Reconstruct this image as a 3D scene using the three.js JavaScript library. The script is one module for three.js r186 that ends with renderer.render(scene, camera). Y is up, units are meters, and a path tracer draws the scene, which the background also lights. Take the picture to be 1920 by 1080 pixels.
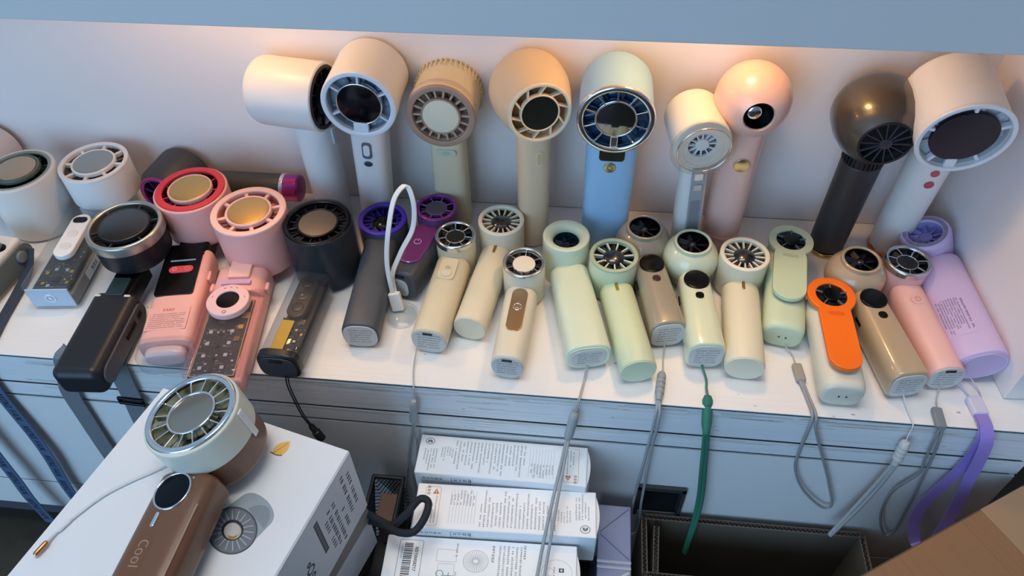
import * as THREE from 'three';
import { RoundedBoxGeometry } from 'three/addons/geometries/RoundedBoxGeometry.js';
import { mergeGeometries, toCreasedNormals } from 'three/addons/utils/BufferGeometryUtils.js';
import { RectAreaLightUniformsLib } from 'three/addons/lights/RectAreaLightUniformsLib.js';

// ---------- renderer, camera, light ----------
const scene = new THREE.Scene();
const renderer = new THREE.WebGLRenderer({ antialias: true });
renderer.toneMapping = THREE.LinearToneMapping;
renderer.toneMappingExposure = 1.07;
renderer.shadowMap.enabled = true;
RectAreaLightUniformsLib.init();

const camera = new THREE.PerspectiveCamera(42.19, 16 / 9, 0.02, 20);
camera.position.set(0, 0.54, 0.6225);
camera.up.set(-0.064, 0.68, -0.73);
camera.lookAt(-0.084, 0.54 - 0.733, 0.6225 - 0.675);

// daylight: a pale overcast sky seen only through the open shop front behind the viewer
scene.background = new THREE.Color(0.20, 0.29, 0.40);
const day = new THREE.RectAreaLight(new THREE.Color(0.37, 0.65, 1.0), 3.1, 1.7, 1.9);
day.position.set(-1.05, 0.75, 2.36); day.lookAt(-1.05, 0.75, 0); scene.add(day);

const CEILING_PANEL = { x: -0.25, y: 2.14, z: 0.24, w: 1.2, d: 0.5, power: 6.8, color: new THREE.Color(1.0, 0.93, 0.84) };
const PUCKS = [[-0.335, 0.050, 0.9], [0.095, 0.050, 1.1]];
const PUCK = { color: new THREE.Color(1.0, 0.57, 0.22), power: 50 };

// ---------- helpers ----------
let seed = 7;
const rnd = () => { seed = (seed * 1664525 + 1013904223) >>> 0; return seed / 4294967296; };
const V = (x, y, z) => new THREE.Vector3(x, y, z);
const used = {};
const numbered = n => { const k = used[n] = (used[n] ?? -1) + 1; return k ? `${n}_${String(k).padStart(3, '0')}` : n; };
function tag(o, label, category, group) { o.userData.label = label; o.userData.category = category; if (group) o.userData.group = group; return o; }
function mesh(name, geo, mat, parent, x = 0, y = 0, z = 0) {
  const m = new THREE.Mesh(geo, mat); m.name = parent === scene ? numbered(name) : name;
  m.position.set(x, y, z); m.castShadow = m.receiveShadow = true; parent.add(m); return m;
}
const GROUPS = { mini_fan: 'mini fans lying on the cabinet top', folding_fan: 'folding fans lying at the left of the cabinet top', wrist_strap: 'wrist straps hanging over the cabinet front', webbing_strap: 'grey webbing straps at the left', printed_box: 'white printed boxes below the cabinet front', puck_light: 'puck lights under the upper cabinet', product_carton: 'white product cartons stacked in front' };
function thing(name, label, category, group = GROUPS[name]) { const g = new THREE.Group(); g.name = numbered(name); tag(g, label, category, group); scene.add(g); return g; }
function structure(name, geo, mat, x, y, z) { const m = mesh(name, geo, mat, scene, x, y, z); m.userData.kind = 'structure'; return m; }
const box = (w, h, d) => new THREE.BoxGeometry(w, h, d);
const rbox = (w, h, d, r = 0.002, s = 3) => new RoundedBoxGeometry(w, h, d, s, Math.min(r, w * .49, h * .49, d * .49));
const crease = (g, a = 0.6) => { g.scale(1000, 1000, 1000); const c = toCreasedNormals(g, a); c.scale(.001, .001, .001); return c; }; // the helper welds within a centimetre, so work in millimetres
// lathe about the local z axis: points are [radius, z]
function lathe(pts, seg = 56, a = 0.55) {
  const g = new THREE.LatheGeometry(pts.map(p => new THREE.Vector2(Math.max(p[0], 1e-5), p[1])), seg);
  g.rotateX(Math.PI / 2);
  // axis now runs along +z, faces may be inside out after the turn: recompute
  return crease(g, a);
}
function arc(cx, cz, r, a0, a1, n = 6) { const o = []; for (let i = 0; i <= n; i++) { const a = (a0 + (a1 - a0) * i / n) * Math.PI / 180; o.push([cx + r * Math.cos(a), cz + r * Math.sin(a)]); } return o; }
// loft along y: sections [y, width, thickness, exponent, zc, xc]
function loft(secs, n = 44, a = 0.6) {
  const pos = [], idx = [];
  secs.forEach(([y, w, t, e = 2.4, zc = 0, xc = 0]) => {
    for (let i = 0; i < n; i++) {
      const q = i / n * Math.PI * 2, c = Math.cos(q), s = Math.sin(q);
      pos.push(xc + w / 2 * Math.sign(c) * Math.abs(c) ** (2 / e), y, zc + t / 2 * Math.sign(s) * Math.abs(s) ** (2 / e));
    }
  });
  for (let k = 0; k + 1 < secs.length; k++) for (let i = 0; i < n; i++) {
    const p = k * n + i, q = k * n + (i + 1) % n; idx.push(p, p + n, q, q, p + n, q + n);
  }
  const cap = (k, flip) => { const [y, , , , zc = 0, xc = 0] = secs[k], c = pos.length / 3; pos.push(xc, y, zc);
    for (let i = 0; i < n; i++) { const p = k * n + i, q = k * n + (i + 1) % n; flip ? idx.push(c, p, q) : idx.push(c, q, p); } };
  cap(0, true); cap(secs.length - 1, false);
  const g = new THREE.BufferGeometry();
  g.setAttribute('position', new THREE.Float32BufferAttribute(pos, 3)); g.setIndex(idx); g.computeVertexNormals();
  const c = crease(g, a);
  const p = c.attributes.position, uv = new Float32Array(p.count * 2);
  for (let i = 0; i < p.count; i++) { uv[2 * i] = p.getX(i) * 10; uv[2 * i + 1] = p.getY(i) * 10; }
  c.setAttribute('uv', new THREE.BufferAttribute(uv, 2));
  return c;
}
// a hand grip: straight loft from y0 to y1 with rounded ends
function grip(w, t, y0, y1, { e = 2.4, zc = 0, r = 0.002, rt = 0.004, w1 = w, t1 = t, zc1 = zc } = {}) {
  const s = [];
  for (let i = 0; i <= 4; i++) { const a = i / 4 * Math.PI / 2, k = 2 * r * (1 - Math.sin(a)); s.push([y0 + r * (1 - Math.cos(a)), w - k, t - k, e, zc]); }
  for (let i = 1; i < 6; i++) { const f = i / 6; s.push([y0 + r + (y1 - y0 - r - rt) * f, w + (w1 - w) * f, t + (t1 - t) * f, e, zc + (zc1 - zc) * f]); }
  for (let i = 0; i <= 4; i++) { const a = i / 4 * Math.PI / 2, k = 2 * rt * (1 - Math.cos(a)); s.push([y1 - rt + rt * Math.sin(a), w1 - k, t1 - k, e, zc1]); }
  return loft(s);
}
function superShape(w, t, e = 2.4, n = 40) {
  const s = new THREE.Shape();
  for (let i = 0; i < n; i++) { const q = i / n * Math.PI * 2, c = Math.cos(q), d = Math.sin(q); s[i ? 'lineTo' : 'moveTo'](w / 2 * Math.sign(c) * Math.abs(c) ** (2 / e), t / 2 * Math.sign(d) * Math.abs(d) ** (2 / e)); }
  s.closePath(); return s;
}
function rrect(w, h, r) {
  const s = new THREE.Shape(), x = -w / 2, y = -h / 2; r = Math.min(r, w / 2 - 1e-5, h / 2 - 1e-5);
  s.moveTo(x + r, y); s.lineTo(x + w - r, y); s.absarc(x + w - r, y + r, r, -Math.PI / 2, 0); s.lineTo(x + w, y + h - r); s.absarc(x + w - r, y + h - r, r, 0, Math.PI / 2);
  s.lineTo(x + r, y + h); s.absarc(x + r, y + h - r, r, Math.PI / 2, Math.PI); s.lineTo(x, y + r); s.absarc(x + r, y + r, r, Math.PI, Math.PI * 1.5); return s;
}
function norm(g, w, h) { const p = g.attributes.position, u = g.attributes.uv; for (let i = 0; i < p.count; i++) u.setXY(i, p.getX(i) / w + .5, p.getY(i) / h + .5); return g; }
// plate lying in xy, its face towards +z
const plate = (w, h, t, r, bevel = 0.0004) => norm(new THREE.ExtrudeGeometry(rrect(w - 2 * bevel, h - 2 * bevel, r), { depth: Math.max(t - bevel, 1e-4), bevelEnabled: bevel > 0, bevelThickness: bevel, bevelSize: bevel, bevelSegments: 2, curveSegments: 10 }), w, h);
// end plate of a grip: face towards -y
const endPlate = (w, t, e, d = 0.0008) => { const g = norm(new THREE.ExtrudeGeometry(superShape(w, t, e), { depth: d, bevelEnabled: false }), w, t); g.rotateX(Math.PI / 2); return g; };
const disc = (r, t, n = 40) => lathe([[0, 0], ...arc(r - .0005, .0005, .0005, -90, 0, 3), ...arc(r - .0005, t - .0005, .0005, 0, 90, 3), [0, t]], n);
const ringGeo = (ra, rb, h, n = 56) => { const m = (rb - ra) / 2, k = Math.min(m, h / 2); return lathe([[ra, 0], [rb, 0], ...arc(rb - k, h - k, k, 0, 90, 4), ...arc(ra + k, h - k, k, 90, 180, 4), [ra, 0]], n); };
const curve = pts => new THREE.CatmullRomCurve3(pts.map(p => V(...p)), false, 'centripetal');
const tube = (pts, r, n = 70, k = 8) => {
  const c = curve(pts), g = new THREE.TubeGeometry(c, n, r, k, false);
  const ends = [c.getPoint(0), c.getPoint(1)].map(p => { const s = new THREE.SphereGeometry(r, k, 6); s.translate(p.x, p.y, p.z); return s; });
  return mergeGeometries([g, ...ends]);
};
// flat band swept along a curve; the width direction is given at its two ends
function band(pts, w, t, d0, d1 = d0, n = 70) {
  const c = curve(pts), pos = [], uv = [], idx = [], L = c.getLength();
  for (let i = 0; i <= n; i++) {
    const f = i / n, p = c.getPointAt(f), T = c.getTangentAt(f), W = V(...d0).lerp(V(...d1), f);
    W.addScaledVector(T, -W.dot(T)).normalize(); const N = V(0, 0, 0).crossVectors(W, T).normalize();
    for (const [a, b, u] of [[-.5, -.5, 0], [.5, -.5, 1], [.5, .5, 1], [-.5, .5, 0]]) { const q = p.clone().addScaledVector(W, a * w).addScaledVector(N, b * t); pos.push(q.x, q.y, q.z); uv.push(u, f * L / w); }
  }
  for (let i = 0; i < n; i++) for (let k = 0; k < 4; k++) { const a = 4 * i + k, b = 4 * i + (k + 1) % 4; idx.push(a, b, a + 4, b, b + 4, a + 4); }
  idx.push(0, 2, 1, 0, 3, 2); const e = 4 * n; idx.push(e, e + 1, e + 2, e, e + 2, e + 3);
  const g = new THREE.BufferGeometry(); g.setAttribute('position', new THREE.Float32BufferAttribute(pos, 3)); g.setAttribute('uv', new THREE.Float32BufferAttribute(uv, 2)); g.setIndex(idx); g.computeVertexNormals();
  return crease(g, 0.5);
}
function tex(w, h, draw, color = true) {
  const c = document.createElement('canvas'); c.width = w; c.height = h; draw(c.getContext('2d'), w, h);
  const t = new THREE.CanvasTexture(c); if (color) t.colorSpace = THREE.SRGBColorSpace; t.wrapS = t.wrapT = THREE.RepeatWrapping; t.anisotropy = 8; return t;
}
// small dense character: a few strokes in a cell
function glyph(x, X, Y, s, ink) {
  x.fillStyle = ink; const t = Math.max(1, s * .13);
  for (let i = 0; i < 3; i++) if (rnd() < .85) x.fillRect(X + s * .06 * rnd(), Y + s * (.12 + .32 * i), s * (.55 + .35 * rnd()), t);
  for (let i = 0; i < 2; i++) x.fillRect(X + s * (.15 + .45 * i + .15 * rnd()), Y + s * .1 * rnd(), t, s * (.5 + .4 * rnd()));
}
function textLine(x, X, Y, len, s, ink) { for (let i = 0; i * s * 1.12 < len; i++) if (rnd() < .93) glyph(x, X + i * s * 1.12, Y, s, ink); }
const M = (hex, rough = .45, o = {}) => new THREE.MeshPhysicalMaterial({ color: hex, roughness: rough, ...o });
const gloss = (hex, o = {}) => M(hex, .32, { clearcoat: .8, clearcoatRoughness: .08, ...o });
const metal = (hex, rough = .25) => M(hex, rough, { metalness: 1 });
const clear = (hex = '#ffffff', o = {}) => M(hex, .06, { transmission: .96, thickness: 0, ior: 1.4, specularIntensity: .8, ...o });

// ---------- shared materials ----------
const black = M('#08080a', .2, { specularIntensity: .6 }), blackMatte = M('#121316', .5), chrome = metal('#e8eaee', .08), silver = metal('#c6c9cc', .28), steelDisc = metal('#b9b3a8', .33), goldDisc = metal('#d9b070', .3);
const cavity = M('#0c0c10', .6), navyGlass = M('#060912', .12, { specularIntensity: .5 });
const endText = tex(256, 160, (x, w, h) => { x.fillStyle = '#ffffff'; x.fillRect(0, 0, w, h); for (let i = 0; i < 6; i++) textLine(x, 40 + 12 * rnd(), 28 + i * 18, 150 + 30 * rnd(), 9, '#6a7078'); x.fillStyle = '#565c66'; x.font = 'bold 17px sans-serif'; x.textAlign = 'center'; });
const endMat = {};
const endFor = hex => endMat[hex] ??= M(hex, .6, { map: endText });

// ---------- the shop room (floor, walls, ceiling, open front) ----------
const wallPaint = M('#cfd2d6', .8), floorMat = M('#5b564c', .7, { map: tex(512, 512, (x, w, h) => { x.fillStyle = '#8f897c'; x.fillRect(0, 0, w, h); for (let i = 0; i < 5000; i++) { x.fillStyle = rnd() < .5 ? 'rgba(60,55,45,.25)' : 'rgba(190,185,170,.2)'; x.fillRect(rnd() * w, rnd() * h, 1 + rnd() * 3, 1 + rnd() * 2); } }) });
const FY = -0.38;
structure('floor', box(4.2, .1, 2.7), floorMat, 0, FY - .05, 1.15);
structure('ceiling', box(4.2, .1, 2.7), wallPaint, 0, 2.25, 1.15);
structure('wall_back', box(4.2, 2.6, .1), wallPaint, 0, .91, -.1);
structure('wall_left', box(.1, 2.6, 2.5), wallPaint, -2.05, .91, 1.2);
structure('wall_right', box(.1, 2.6, 2.5), wallPaint, 2.05, .91, 1.2);
structure('trim_1', box(4.2, .42, .1), wallPaint, 0, 1.99, 2.45);
structure('trim_2', box(2.2, 2.18, .1), wallPaint, .95, .69, 2.45);
structure('trim_3', box(.1, 2.18, .1), wallPaint, -2.0, .69, 2.45);
{
  const p = CEILING_PANEL, g = thing('ceiling_light', 'flat square ceiling light panel above the display counter', 'lamp');
  g.position.set(p.x, p.y, p.z);
  mesh('housing', rbox(p.w + .06, .05, p.d + .06, .01), M('#dddddd'), g, 0, .028, 0);
  mesh('diffuser', box(p.w, .006, p.d), M('#ffffff', .6, { emissive: p.color, emissiveIntensity: 2 }), g);
  const l = new THREE.RectAreaLight(p.color, p.power, p.w, p.d); l.position.set(0, -.012, 0); l.rotation.x = -Math.PI / 2; g.add(l);
}

// ---------- the cabinet ----------
const paintTex = (worn) => tex(2048, 128, (x, w, h) => {
  x.fillStyle = '#e9ebee'; x.fillRect(0, 0, w, h);
  for (let i = 0; i < 420; i++) { const l = 60 + rnd() * 380; x.fillStyle = `rgba(${120 + rnd() * 60},${125 + rnd() * 60},${130 + rnd() * 60},${.03 + .05 * rnd()})`; x.fillRect(rnd() * w - 50, rnd() * h, l, 1 + rnd() * 1.6); }
  if (worn) for (let i = 0; i < 150; i++) { const X = 900 + rnd() * 1100, l = 10 + rnd() * 90; x.fillStyle = `rgba(${95 + rnd() * 40},${90 + rnd() * 35},${60 + rnd() * 30},${.08 + .22 * rnd()})`; x.fillRect(X, rnd() < .6 ? rnd() * 26 : rnd() * h, l, 1 + rnd() * 4); }
  for (let i = 0; i < 26; i++) { x.fillStyle = 'rgba(60,55,50,.55)'; x.fillRect(rnd() * w, rnd() * h, 2 + rnd() * 3, 2); }
});
const shelfTex = tex(2048, 512, (x, w, h) => {
  x.fillStyle = '#edeae7'; x.fillRect(0, 0, w, h);
  for (let i = 0; i < 900; i++) { x.fillStyle = `rgba(${150 + rnd() * 60},${145 + rnd() * 60},${140 + rnd() * 60},${.03 + .05 * rnd()})`; x.fillRect(rnd() * w, rnd() * h, 20 + rnd() * 200, 1); }
  for (let i = 0; i < 60; i++) { x.fillStyle = 'rgba(70,62,55,.5)'; x.fillRect(rnd() * w, rnd() * h, 1 + rnd() * 3, 1 + rnd() * 2); }
});
const W0 = -1.25, W1 = .4, CW = W1 - W0, CX = (W0 + W1) / 2;
const shelfMat = M('#ffffff', .42, { map: shelfTex }), plainPaint = M('#e6e5e2', .5), paintWorn = M('#fbfaf7', .55, { map: paintTex(true) }), panelMat = M('#f0e6e2', .5);
{
  const cab = thing('display_cabinet', 'low white painted cabinet with worn rails whose top carries all the lying fans', 'cabinet');
  // thin facing boards with open joints over a hollow body, as the cabinet has
  mesh('fascia_board', rbox(CW, .0392, .0015, .0005), paintWorn, cab, CX, -.0236, .2488);
  mesh('lower_rail', rbox(CW, .0195, .0015, .0005), paintWorn, cab, CX, -.0562, .2488);
  const pullHole = new THREE.Path([[.0785, -.0355], [.0785, .0205], [.1195, .0205], [.1195, -.0355]].map(([x, y]) => new THREE.Vector2(x - CX, y)));
  const panelShape = rrect(CW, .184, .0004); panelShape.holes.push(pullHole); // a real opening for the drawer pull
  mesh('front_panel', new THREE.ExtrudeGeometry(panelShape, { depth: .0015, bevelEnabled: false }), plainPaint, cab, CX, -.1613, .24805);
  mesh('bottom_rail', rbox(CW, .064, .0015, .0005), plainPaint, cab, CX, -.2885, .2488);
  mesh('end_panel', box(.004, .32, .10), plainPaint, cab, W1 - .002, -.164, .198);
  mesh('plinth', box(CW, .058, .016), M('#50535a', .5), cab, CX, -.351, .225);
  mesh('top_board', rbox(CW, .0014, .2496, .0004), shelfMat, cab, CX, -.0007, .1248);
  mesh('carcass', box(CW - .012, .36, .15), M('#b3aea4', .8), cab, CX, -.1822, .0755);
}
tag(mesh('back_panel', box(CW, .386, .012), panelMat, scene, CX, .193, -.0064), 'plain off white back panel behind the standing fans', 'panel');
const sidePanel = tag(mesh('side_panel', rbox(.045, .264, .219, .001).translate(.0225, 0, .1095), panelMat, scene, .3545, .1323, -.001), 'thick off white side panel closing the bay at its right end', 'panel');
sidePanel.rotation.y = .07;
{
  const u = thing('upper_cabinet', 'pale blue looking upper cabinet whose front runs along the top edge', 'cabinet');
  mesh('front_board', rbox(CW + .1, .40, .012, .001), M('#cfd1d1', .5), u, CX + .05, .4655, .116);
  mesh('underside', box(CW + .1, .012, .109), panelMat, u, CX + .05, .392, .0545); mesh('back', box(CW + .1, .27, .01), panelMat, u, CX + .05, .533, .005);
}
// recessed black pull in the front panel
{
  const pullMat = M('#3a3c3a', .4), g = thing('drawer_pull', 'black recessed drawer pull in the white cabinet front beside the dark open carton', 'handle');
  g.position.set(.099, -.169, .2487);
  mesh('frame', mergeGeometries([box(.048, .006, .006).translate(0, .0265, .002), box(.004, .058, .006).translate(-.022, 0, .002), box(.004, .058, .006).translate(.022, 0, .002)]), pullMat, g);
  mesh('cup', mergeGeometries([box(.0412, .056, .0015).translate(0, 0, -.04), box(.0412, .0015, .04).translate(0, .0273, -.02), box(.0412, .0015, .04).translate(0, -.0273, -.02), box(.0015, .056, .04).translate(-.02, 0, -.02), box(.0015, .056, .04).translate(.02, 0, -.02)]), pullMat, g);
}
for (const [i, [x, z]] of PUCKS.entries()) {
  const g = thing('puck_light', ['round warm puck light under the upper cabinet at its left', 'round warm puck light under the upper cabinet at its right'][i], 'lamp');
  g.position.set(x, .352, z); g.rotation.x = -.62; // tilted towards the front of the bay
  mesh('housing', lathe([[0, 0], [.03, 0], [.03, -.009], [.026, -.010], [0, -.010]], 32).rotateX(-Math.PI / 2).translate(0, 0, 0), M('#d8d8d8'), g);
  mesh('diffuser', lathe([[0, -.0095], [.0255, -.0095], [.0255, -.0115], [0, -.0115]], 32).rotateX(-Math.PI / 2), M('#fff1dc', .5, { emissive: PUCK.color, emissiveIntensity: 9 }), g);
  const l = new THREE.RectAreaLight(PUCK.color, PUCK.power * PUCKS[i][2], .045, .045); l.position.set(0, -.014, 0); l.rotation.x = -Math.PI / 2; g.add(l);
}

// ---------- fan building blocks ----------
function shell(r, rin, z0, zf, cd, { eb = .004, ef = .0015, rb = r } = {}) {
  return lathe([[0, z0], ...arc(rb - eb, z0 + eb, eb, -90, 0), ...(rb !== r ? [[(r + rb) / 2 + (r - rb) * .1, (z0 + zf) / 2]] : []), ...arc(r - ef, zf - ef, ef, 0, 90, 4), [rin, zf], [rin, zf - cd], [0, zf - cd]]);
}
function impellerGeo(r, n = 7, z = 0, hub = .4) {
  const parts = [disc(r * hub, .003, 24).translate(0, 0, z)];
  for (let i = 0; i < n; i++) { const b = box(r * (1 - hub), .0012, .005).toNonIndexed(); b.rotateX(.9); b.translate(r * (1 + hub) / 2, 0, z + .0024); b.rotateZ(i / n * Math.PI * 2); parts.push(b); }
  return mergeGeometries(parts);
}
function spokes(g, n, ra, rb, w, h, z, mat, phase = 0, taper = 0) {
  const b = rbox(rb - ra, w, h, Math.min(w, h) * .3, 2); if (taper) { const p = b.attributes.position; for (let i = 0; i < p.count; i++) p.setY(i, p.getY(i) * (1 + taper * p.getX(i) / (rb - ra))); }
  b.translate((ra + rb) / 2, 0, 0);
  for (let i = 0; i < n; i++) { const m = mesh('spoke', b, mat, g, 0, 0, z); m.rotation.z = phase + i / n * Math.PI * 2; }
}
/* a fan head whose axis is the local z axis; parts are added to g at height y */
function head(g, o) {
  const h = new THREE.Group(); h.name = 'head'; h.position.set(o.x || 0, o.y, o.z || 0); g.add(h);
  if (o.tilt) h.rotation.x = -o.tilt;
  const zf = o.zf, rin = o.rin, cd = o.cd ?? .012;
  mesh('shell', shell(o.r, rin, o.z0, zf, cd, o), o.mat, h);
  mesh('cavity_liner', lathe([[rin - .0006, zf - cd + .0012], [rin - .0006, zf - .003], [rin - .0001, zf - .003]].reverse().concat([[0, zf - cd + .0012]]), 48), o.cavMat || cavity, h);
  mesh('impeller', impellerGeo(rin * .93, o.blades || 9, zf - cd + .0015, .42), o.bladeMat || cavity, h);
  if (o.ring) mesh('front_ring', ringGeo(o.ring[0], o.ring[1], o.ring[2] || .002).translate(0, 0, zf - .0006 + (o.ring[3] || 0)), o.ringMat, h);
  if (o.ring2) mesh('inner_ring', ringGeo(o.ring2[0], o.ring2[1], o.ring2[2] || .002).translate(0, 0, zf - .0035), o.ring2Mat || o.spokeMat, h);
  if (o.n) spokes(h, o.n, o.sa ?? o.hub, rin + .0004, o.sw, o.sh || .003, zf - (o.sd || .003), o.spokeMat, o.phase || 0, o.taper || 0);
  if (o.hub) mesh('hub_disc', o.dome ? lathe([[0, -.004], [o.hub, -.004], [o.hub, 0], ...arc(0, -o.hub * 1.2, o.hub * 1.56, 50.2, 90, 8)], 48).translate(0, 0, zf - (o.hz ?? .002)) : disc(o.hub, .004).translate(0, 0, zf - .004 - (o.hz ?? .0005)), o.hubMat, h);
  if (o.hubRing) mesh('hub_ring', ringGeo(o.hub, o.hub + o.hubRing, .0045).translate(0, 0, zf - .0042 - (o.hz ?? .0005)), o.hubRingMat, h);
  return h;
}
// a fan lying on a level: base at the tail, +y towards the head, +z up
function lying(name, label, tail, hd, level = 0, group) {
  const g = thing(name, label, 'fan', group), dx = hd[0] - tail[0], dz = hd[1] - tail[1];
  g.position.set(tail[0], level, tail[1]);
  const y = V(dx, 0, dz).normalize(), z = V(0, 1, 0), x = V(0, 0, 0).crossVectors(y, z);
  g.quaternion.setFromRotationMatrix(new THREE.Matrix4().makeBasis(x, y, z));
  return [g, Math.hypot(dx, dz)];
}
// a fan standing on its grip against the back panel
function standing(name, label, x, z, yaw = 0, roll = 0, lean = 0) {
  const g = thing(name, label, 'fan', 'fans standing along the back panel'); const R = Math.PI / 180;
  g.position.set(x, .0004, z); g.rotation.set(-lean * R, yaw * R, roll * R, 'YZX'); return g;
}
function cap(g, w, t, zc, mat, e = 2.3, y = 0, port = true) {
  const p = mesh('end_cap', endPlate(w, t, e), mat, g, 0, y - .0001, zc);
  if (port) mesh('charging_port', rbox(.009, .0012, .0028, .0006, 2), black, p, 0, -.0008, t * .36);
  return p;
}

// ---------- back row: fans standing against the panel ----------
const ivory = M('#efe9df', .42), white = M('#e6e3e1', .38), offWhite = M('#e9e4da', .4);
{ // far left, seen from its side
  const g = standing('handheld_fan', 'plain white standing fan at the back row left end, head turned sideways', -.264, .034, 82, 0, 0);
  mesh('grip', grip(.034, .034, 0, .126, { r: .003, w1: .037, t1: .037 }), white, g);
  head(g, { y: .1505, z0: -.053, zf: .019, r: .0325, rin: .027, cd: .016, eb: .014, mat: white, n: 10, hub: .016, sw: .0015, spokeMat: blackMatte, hubMat: navyGlass, ring: [.0265, .0300, .0015], ringMat: blackMatte });
  mesh('slide_button', plate(.007, .02, .002, .003), M('#c9cbd0'), g, 0, .108, .0185);
}
{ // large white, navy disc
  const g = standing('handheld_fan', 'large white standing fan with a slate blue grille and dark navy glass disc', -.2159, .036, 0, -4, 0);
  mesh('grip', grip(.033, .032, 0, .15, { r: .003, w1: .037, t1: .034, e: 2.8 }), white, g);
  const h = head(g, { y: .1613, z0: -.0345, zf: .026, r: .0346, rin: .0295, cd: .012, eb: .006, mat: white, n: 6, hub: .0198, sa: .02, sw: .0022, sh: .006, sd: .004, phase: .5, spokeMat: M('#d7dbe6'), hubMat: navyGlass, hubRing: .0016, hubRingMat: chrome, cavMat: M('#98a2b0', .5), bladeMat: M('#7d8898', .5), ring: [.0293, .0344, .0026], ringMat: M('#dfe4ee', .35) });
  mesh('bottom_bridge', rbox(.014, .0105, .005, .001), M('#dfe4ee', .35), h, 0, -.0245, .0245);
  const s = mesh('switch_frame', plate(.0095, .019, .0016, .003), M('#5d6672', .35), g, .0, .1035, .0162); mesh('slider', plate(.0062, .0125, .0022, .0022), white, s, 0, .0008, .0006);
  mesh('power_button', disc(.0036, .0014).scale(1.15, .85, 1), M('#3c424c', .3), g, 0, .0875, .0164);
  mesh('side_slot', rbox(.0015, .012, .002, .0005), black, g, .0158, .104, .005);
}
{ // ribbed beige with a mocha ring
  const body = M('#e2d4b2', .5), mocha = M('#a98a78', .42), g = standing('handheld_fan', 'beige standing fan with ribbed rear rim, mocha grille and cream disc', -.1335, .030, 0, 0, 2);
  mesh('grip', grip(.037, .03, 0, .13, { e: 3, r: .003, w1: .034, t1: .03 }), body, g);
  const h = head(g, { y: .1425, z0: -.0285, zf: .023, r: .0322, rin: .0268, cd: .011, eb: .009, mat: body, n: 18, hub: .0172, sa: .0178, sw: .0022, sh: .005, sd: .0035, spokeMat: M('#c3a793', .4), hubMat: M('#e7dcc2', .5), hz: -.0012, hubRing: .0016, hubRingMat: mocha, cavMat: M('#b0927f', .5), bladeMat: M('#9c806f', .5), ring: [.0265, .0326, .0028], ringMat: mocha });
  const rib = rbox(.004, .0016, .012, .0007, 2).translate(.0318, 0, -.019);
  for (let i = 0; i < 44; i++) { const m = mesh('rib', rib, body, h); m.rotation.z = i / 44 * Math.PI * 2; }
  mesh('lower_collar', ringGeo(.0285, .0332, .006).translate(0, 0, .013), M('#cdb7a2', .45), h);
  const b = mesh('power_button', plate(.02, .0075, .0012, .0037), M('#cfd0b8', .45), g, 0, .0965, .0148); mesh('button_face', plate(.008, .004, .0006, .0015), M('#bfc4ae', .4), b, 0, 0, .001);
}
{ // cream dome with a dark machined disc
  const body = M('#e4c9a6', .45), g = standing('handheld_fan', 'cream standing fan with rounded back and dark spiral-machined disc', -.047, .053, 18, -1, 4);
  mesh('grip', grip(.03, .028, 0, .14, { r: .002, w1: .033, t1: .03 }), body, g);
  const rimMat = M('#f0dcbc', .4);
  const h = new THREE.Group(); h.name = 'head'; h.position.set(0, .1605, 0); g.add(h);
  mesh('shell', lathe([[0, -.047], ...arc(.012, -.022, .025, -90, -8, 10), [.0368, -.012], [.0335, .006], [.0292, .0225], [.028, .0235], [.0258, .0235], [.0258, .011], [0, .011]]), body, h);
  mesh('cavity_liner', disc(.0257, .0012).translate(0, 0, .0112), M('#b98552', .5), h);
  mesh('impeller', impellerGeo(.0245, 9, .0125, .5), M('#a87444', .5), h);
  mesh('front_ring', ringGeo(.0256, .0288, .0022).translate(0, 0, .0225), rimMat, h);
  const sg = rbox(.0115, .0017, .005, .0006, 2); for (let i = 0; i < 10; i++) { const m = mesh('spoke', sg, rimMat, h); const a = i / 10 * Math.PI * 2 + .2; m.position.set(Math.cos(a) * .0212, Math.sin(a) * .0212, .0205); m.rotation.z = a - .55; }
  mesh('disc_ring', ringGeo(.0165, .018, .005).translate(0, 0, .0195), rimMat, h);
  const spiral = tex(256, 256, (x, w) => { x.fillStyle = '#3b3d3c'; x.fillRect(0, 0, w, w); for (let r = 4; r < 128; r += 3) { x.strokeStyle = r % 2 ? '#4a4c4a' : '#2b2d2c'; x.lineWidth = 1.4; x.beginPath(); x.arc(128, 128, r, 0, 7); x.stroke(); } });
  mesh('hub_disc', norm(new THREE.CylinderGeometry(.0166, .0166, .004, 48).rotateX(Math.PI / 2), .0332, .0332), M('#ffffff', .3, { metalness: .8, map: spiral }), h, 0, 0, .0215);
  const b = mesh('power_button', plate(.0072, .0165, .0012, .0036), M('#e8d0ac', .4), g, .002, .107, .0142); mesh('button_face', plate(.0045, .0125, .0006, .0022), M('#d8b98e', .4), b, 0, 0, .001);
}
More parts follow.
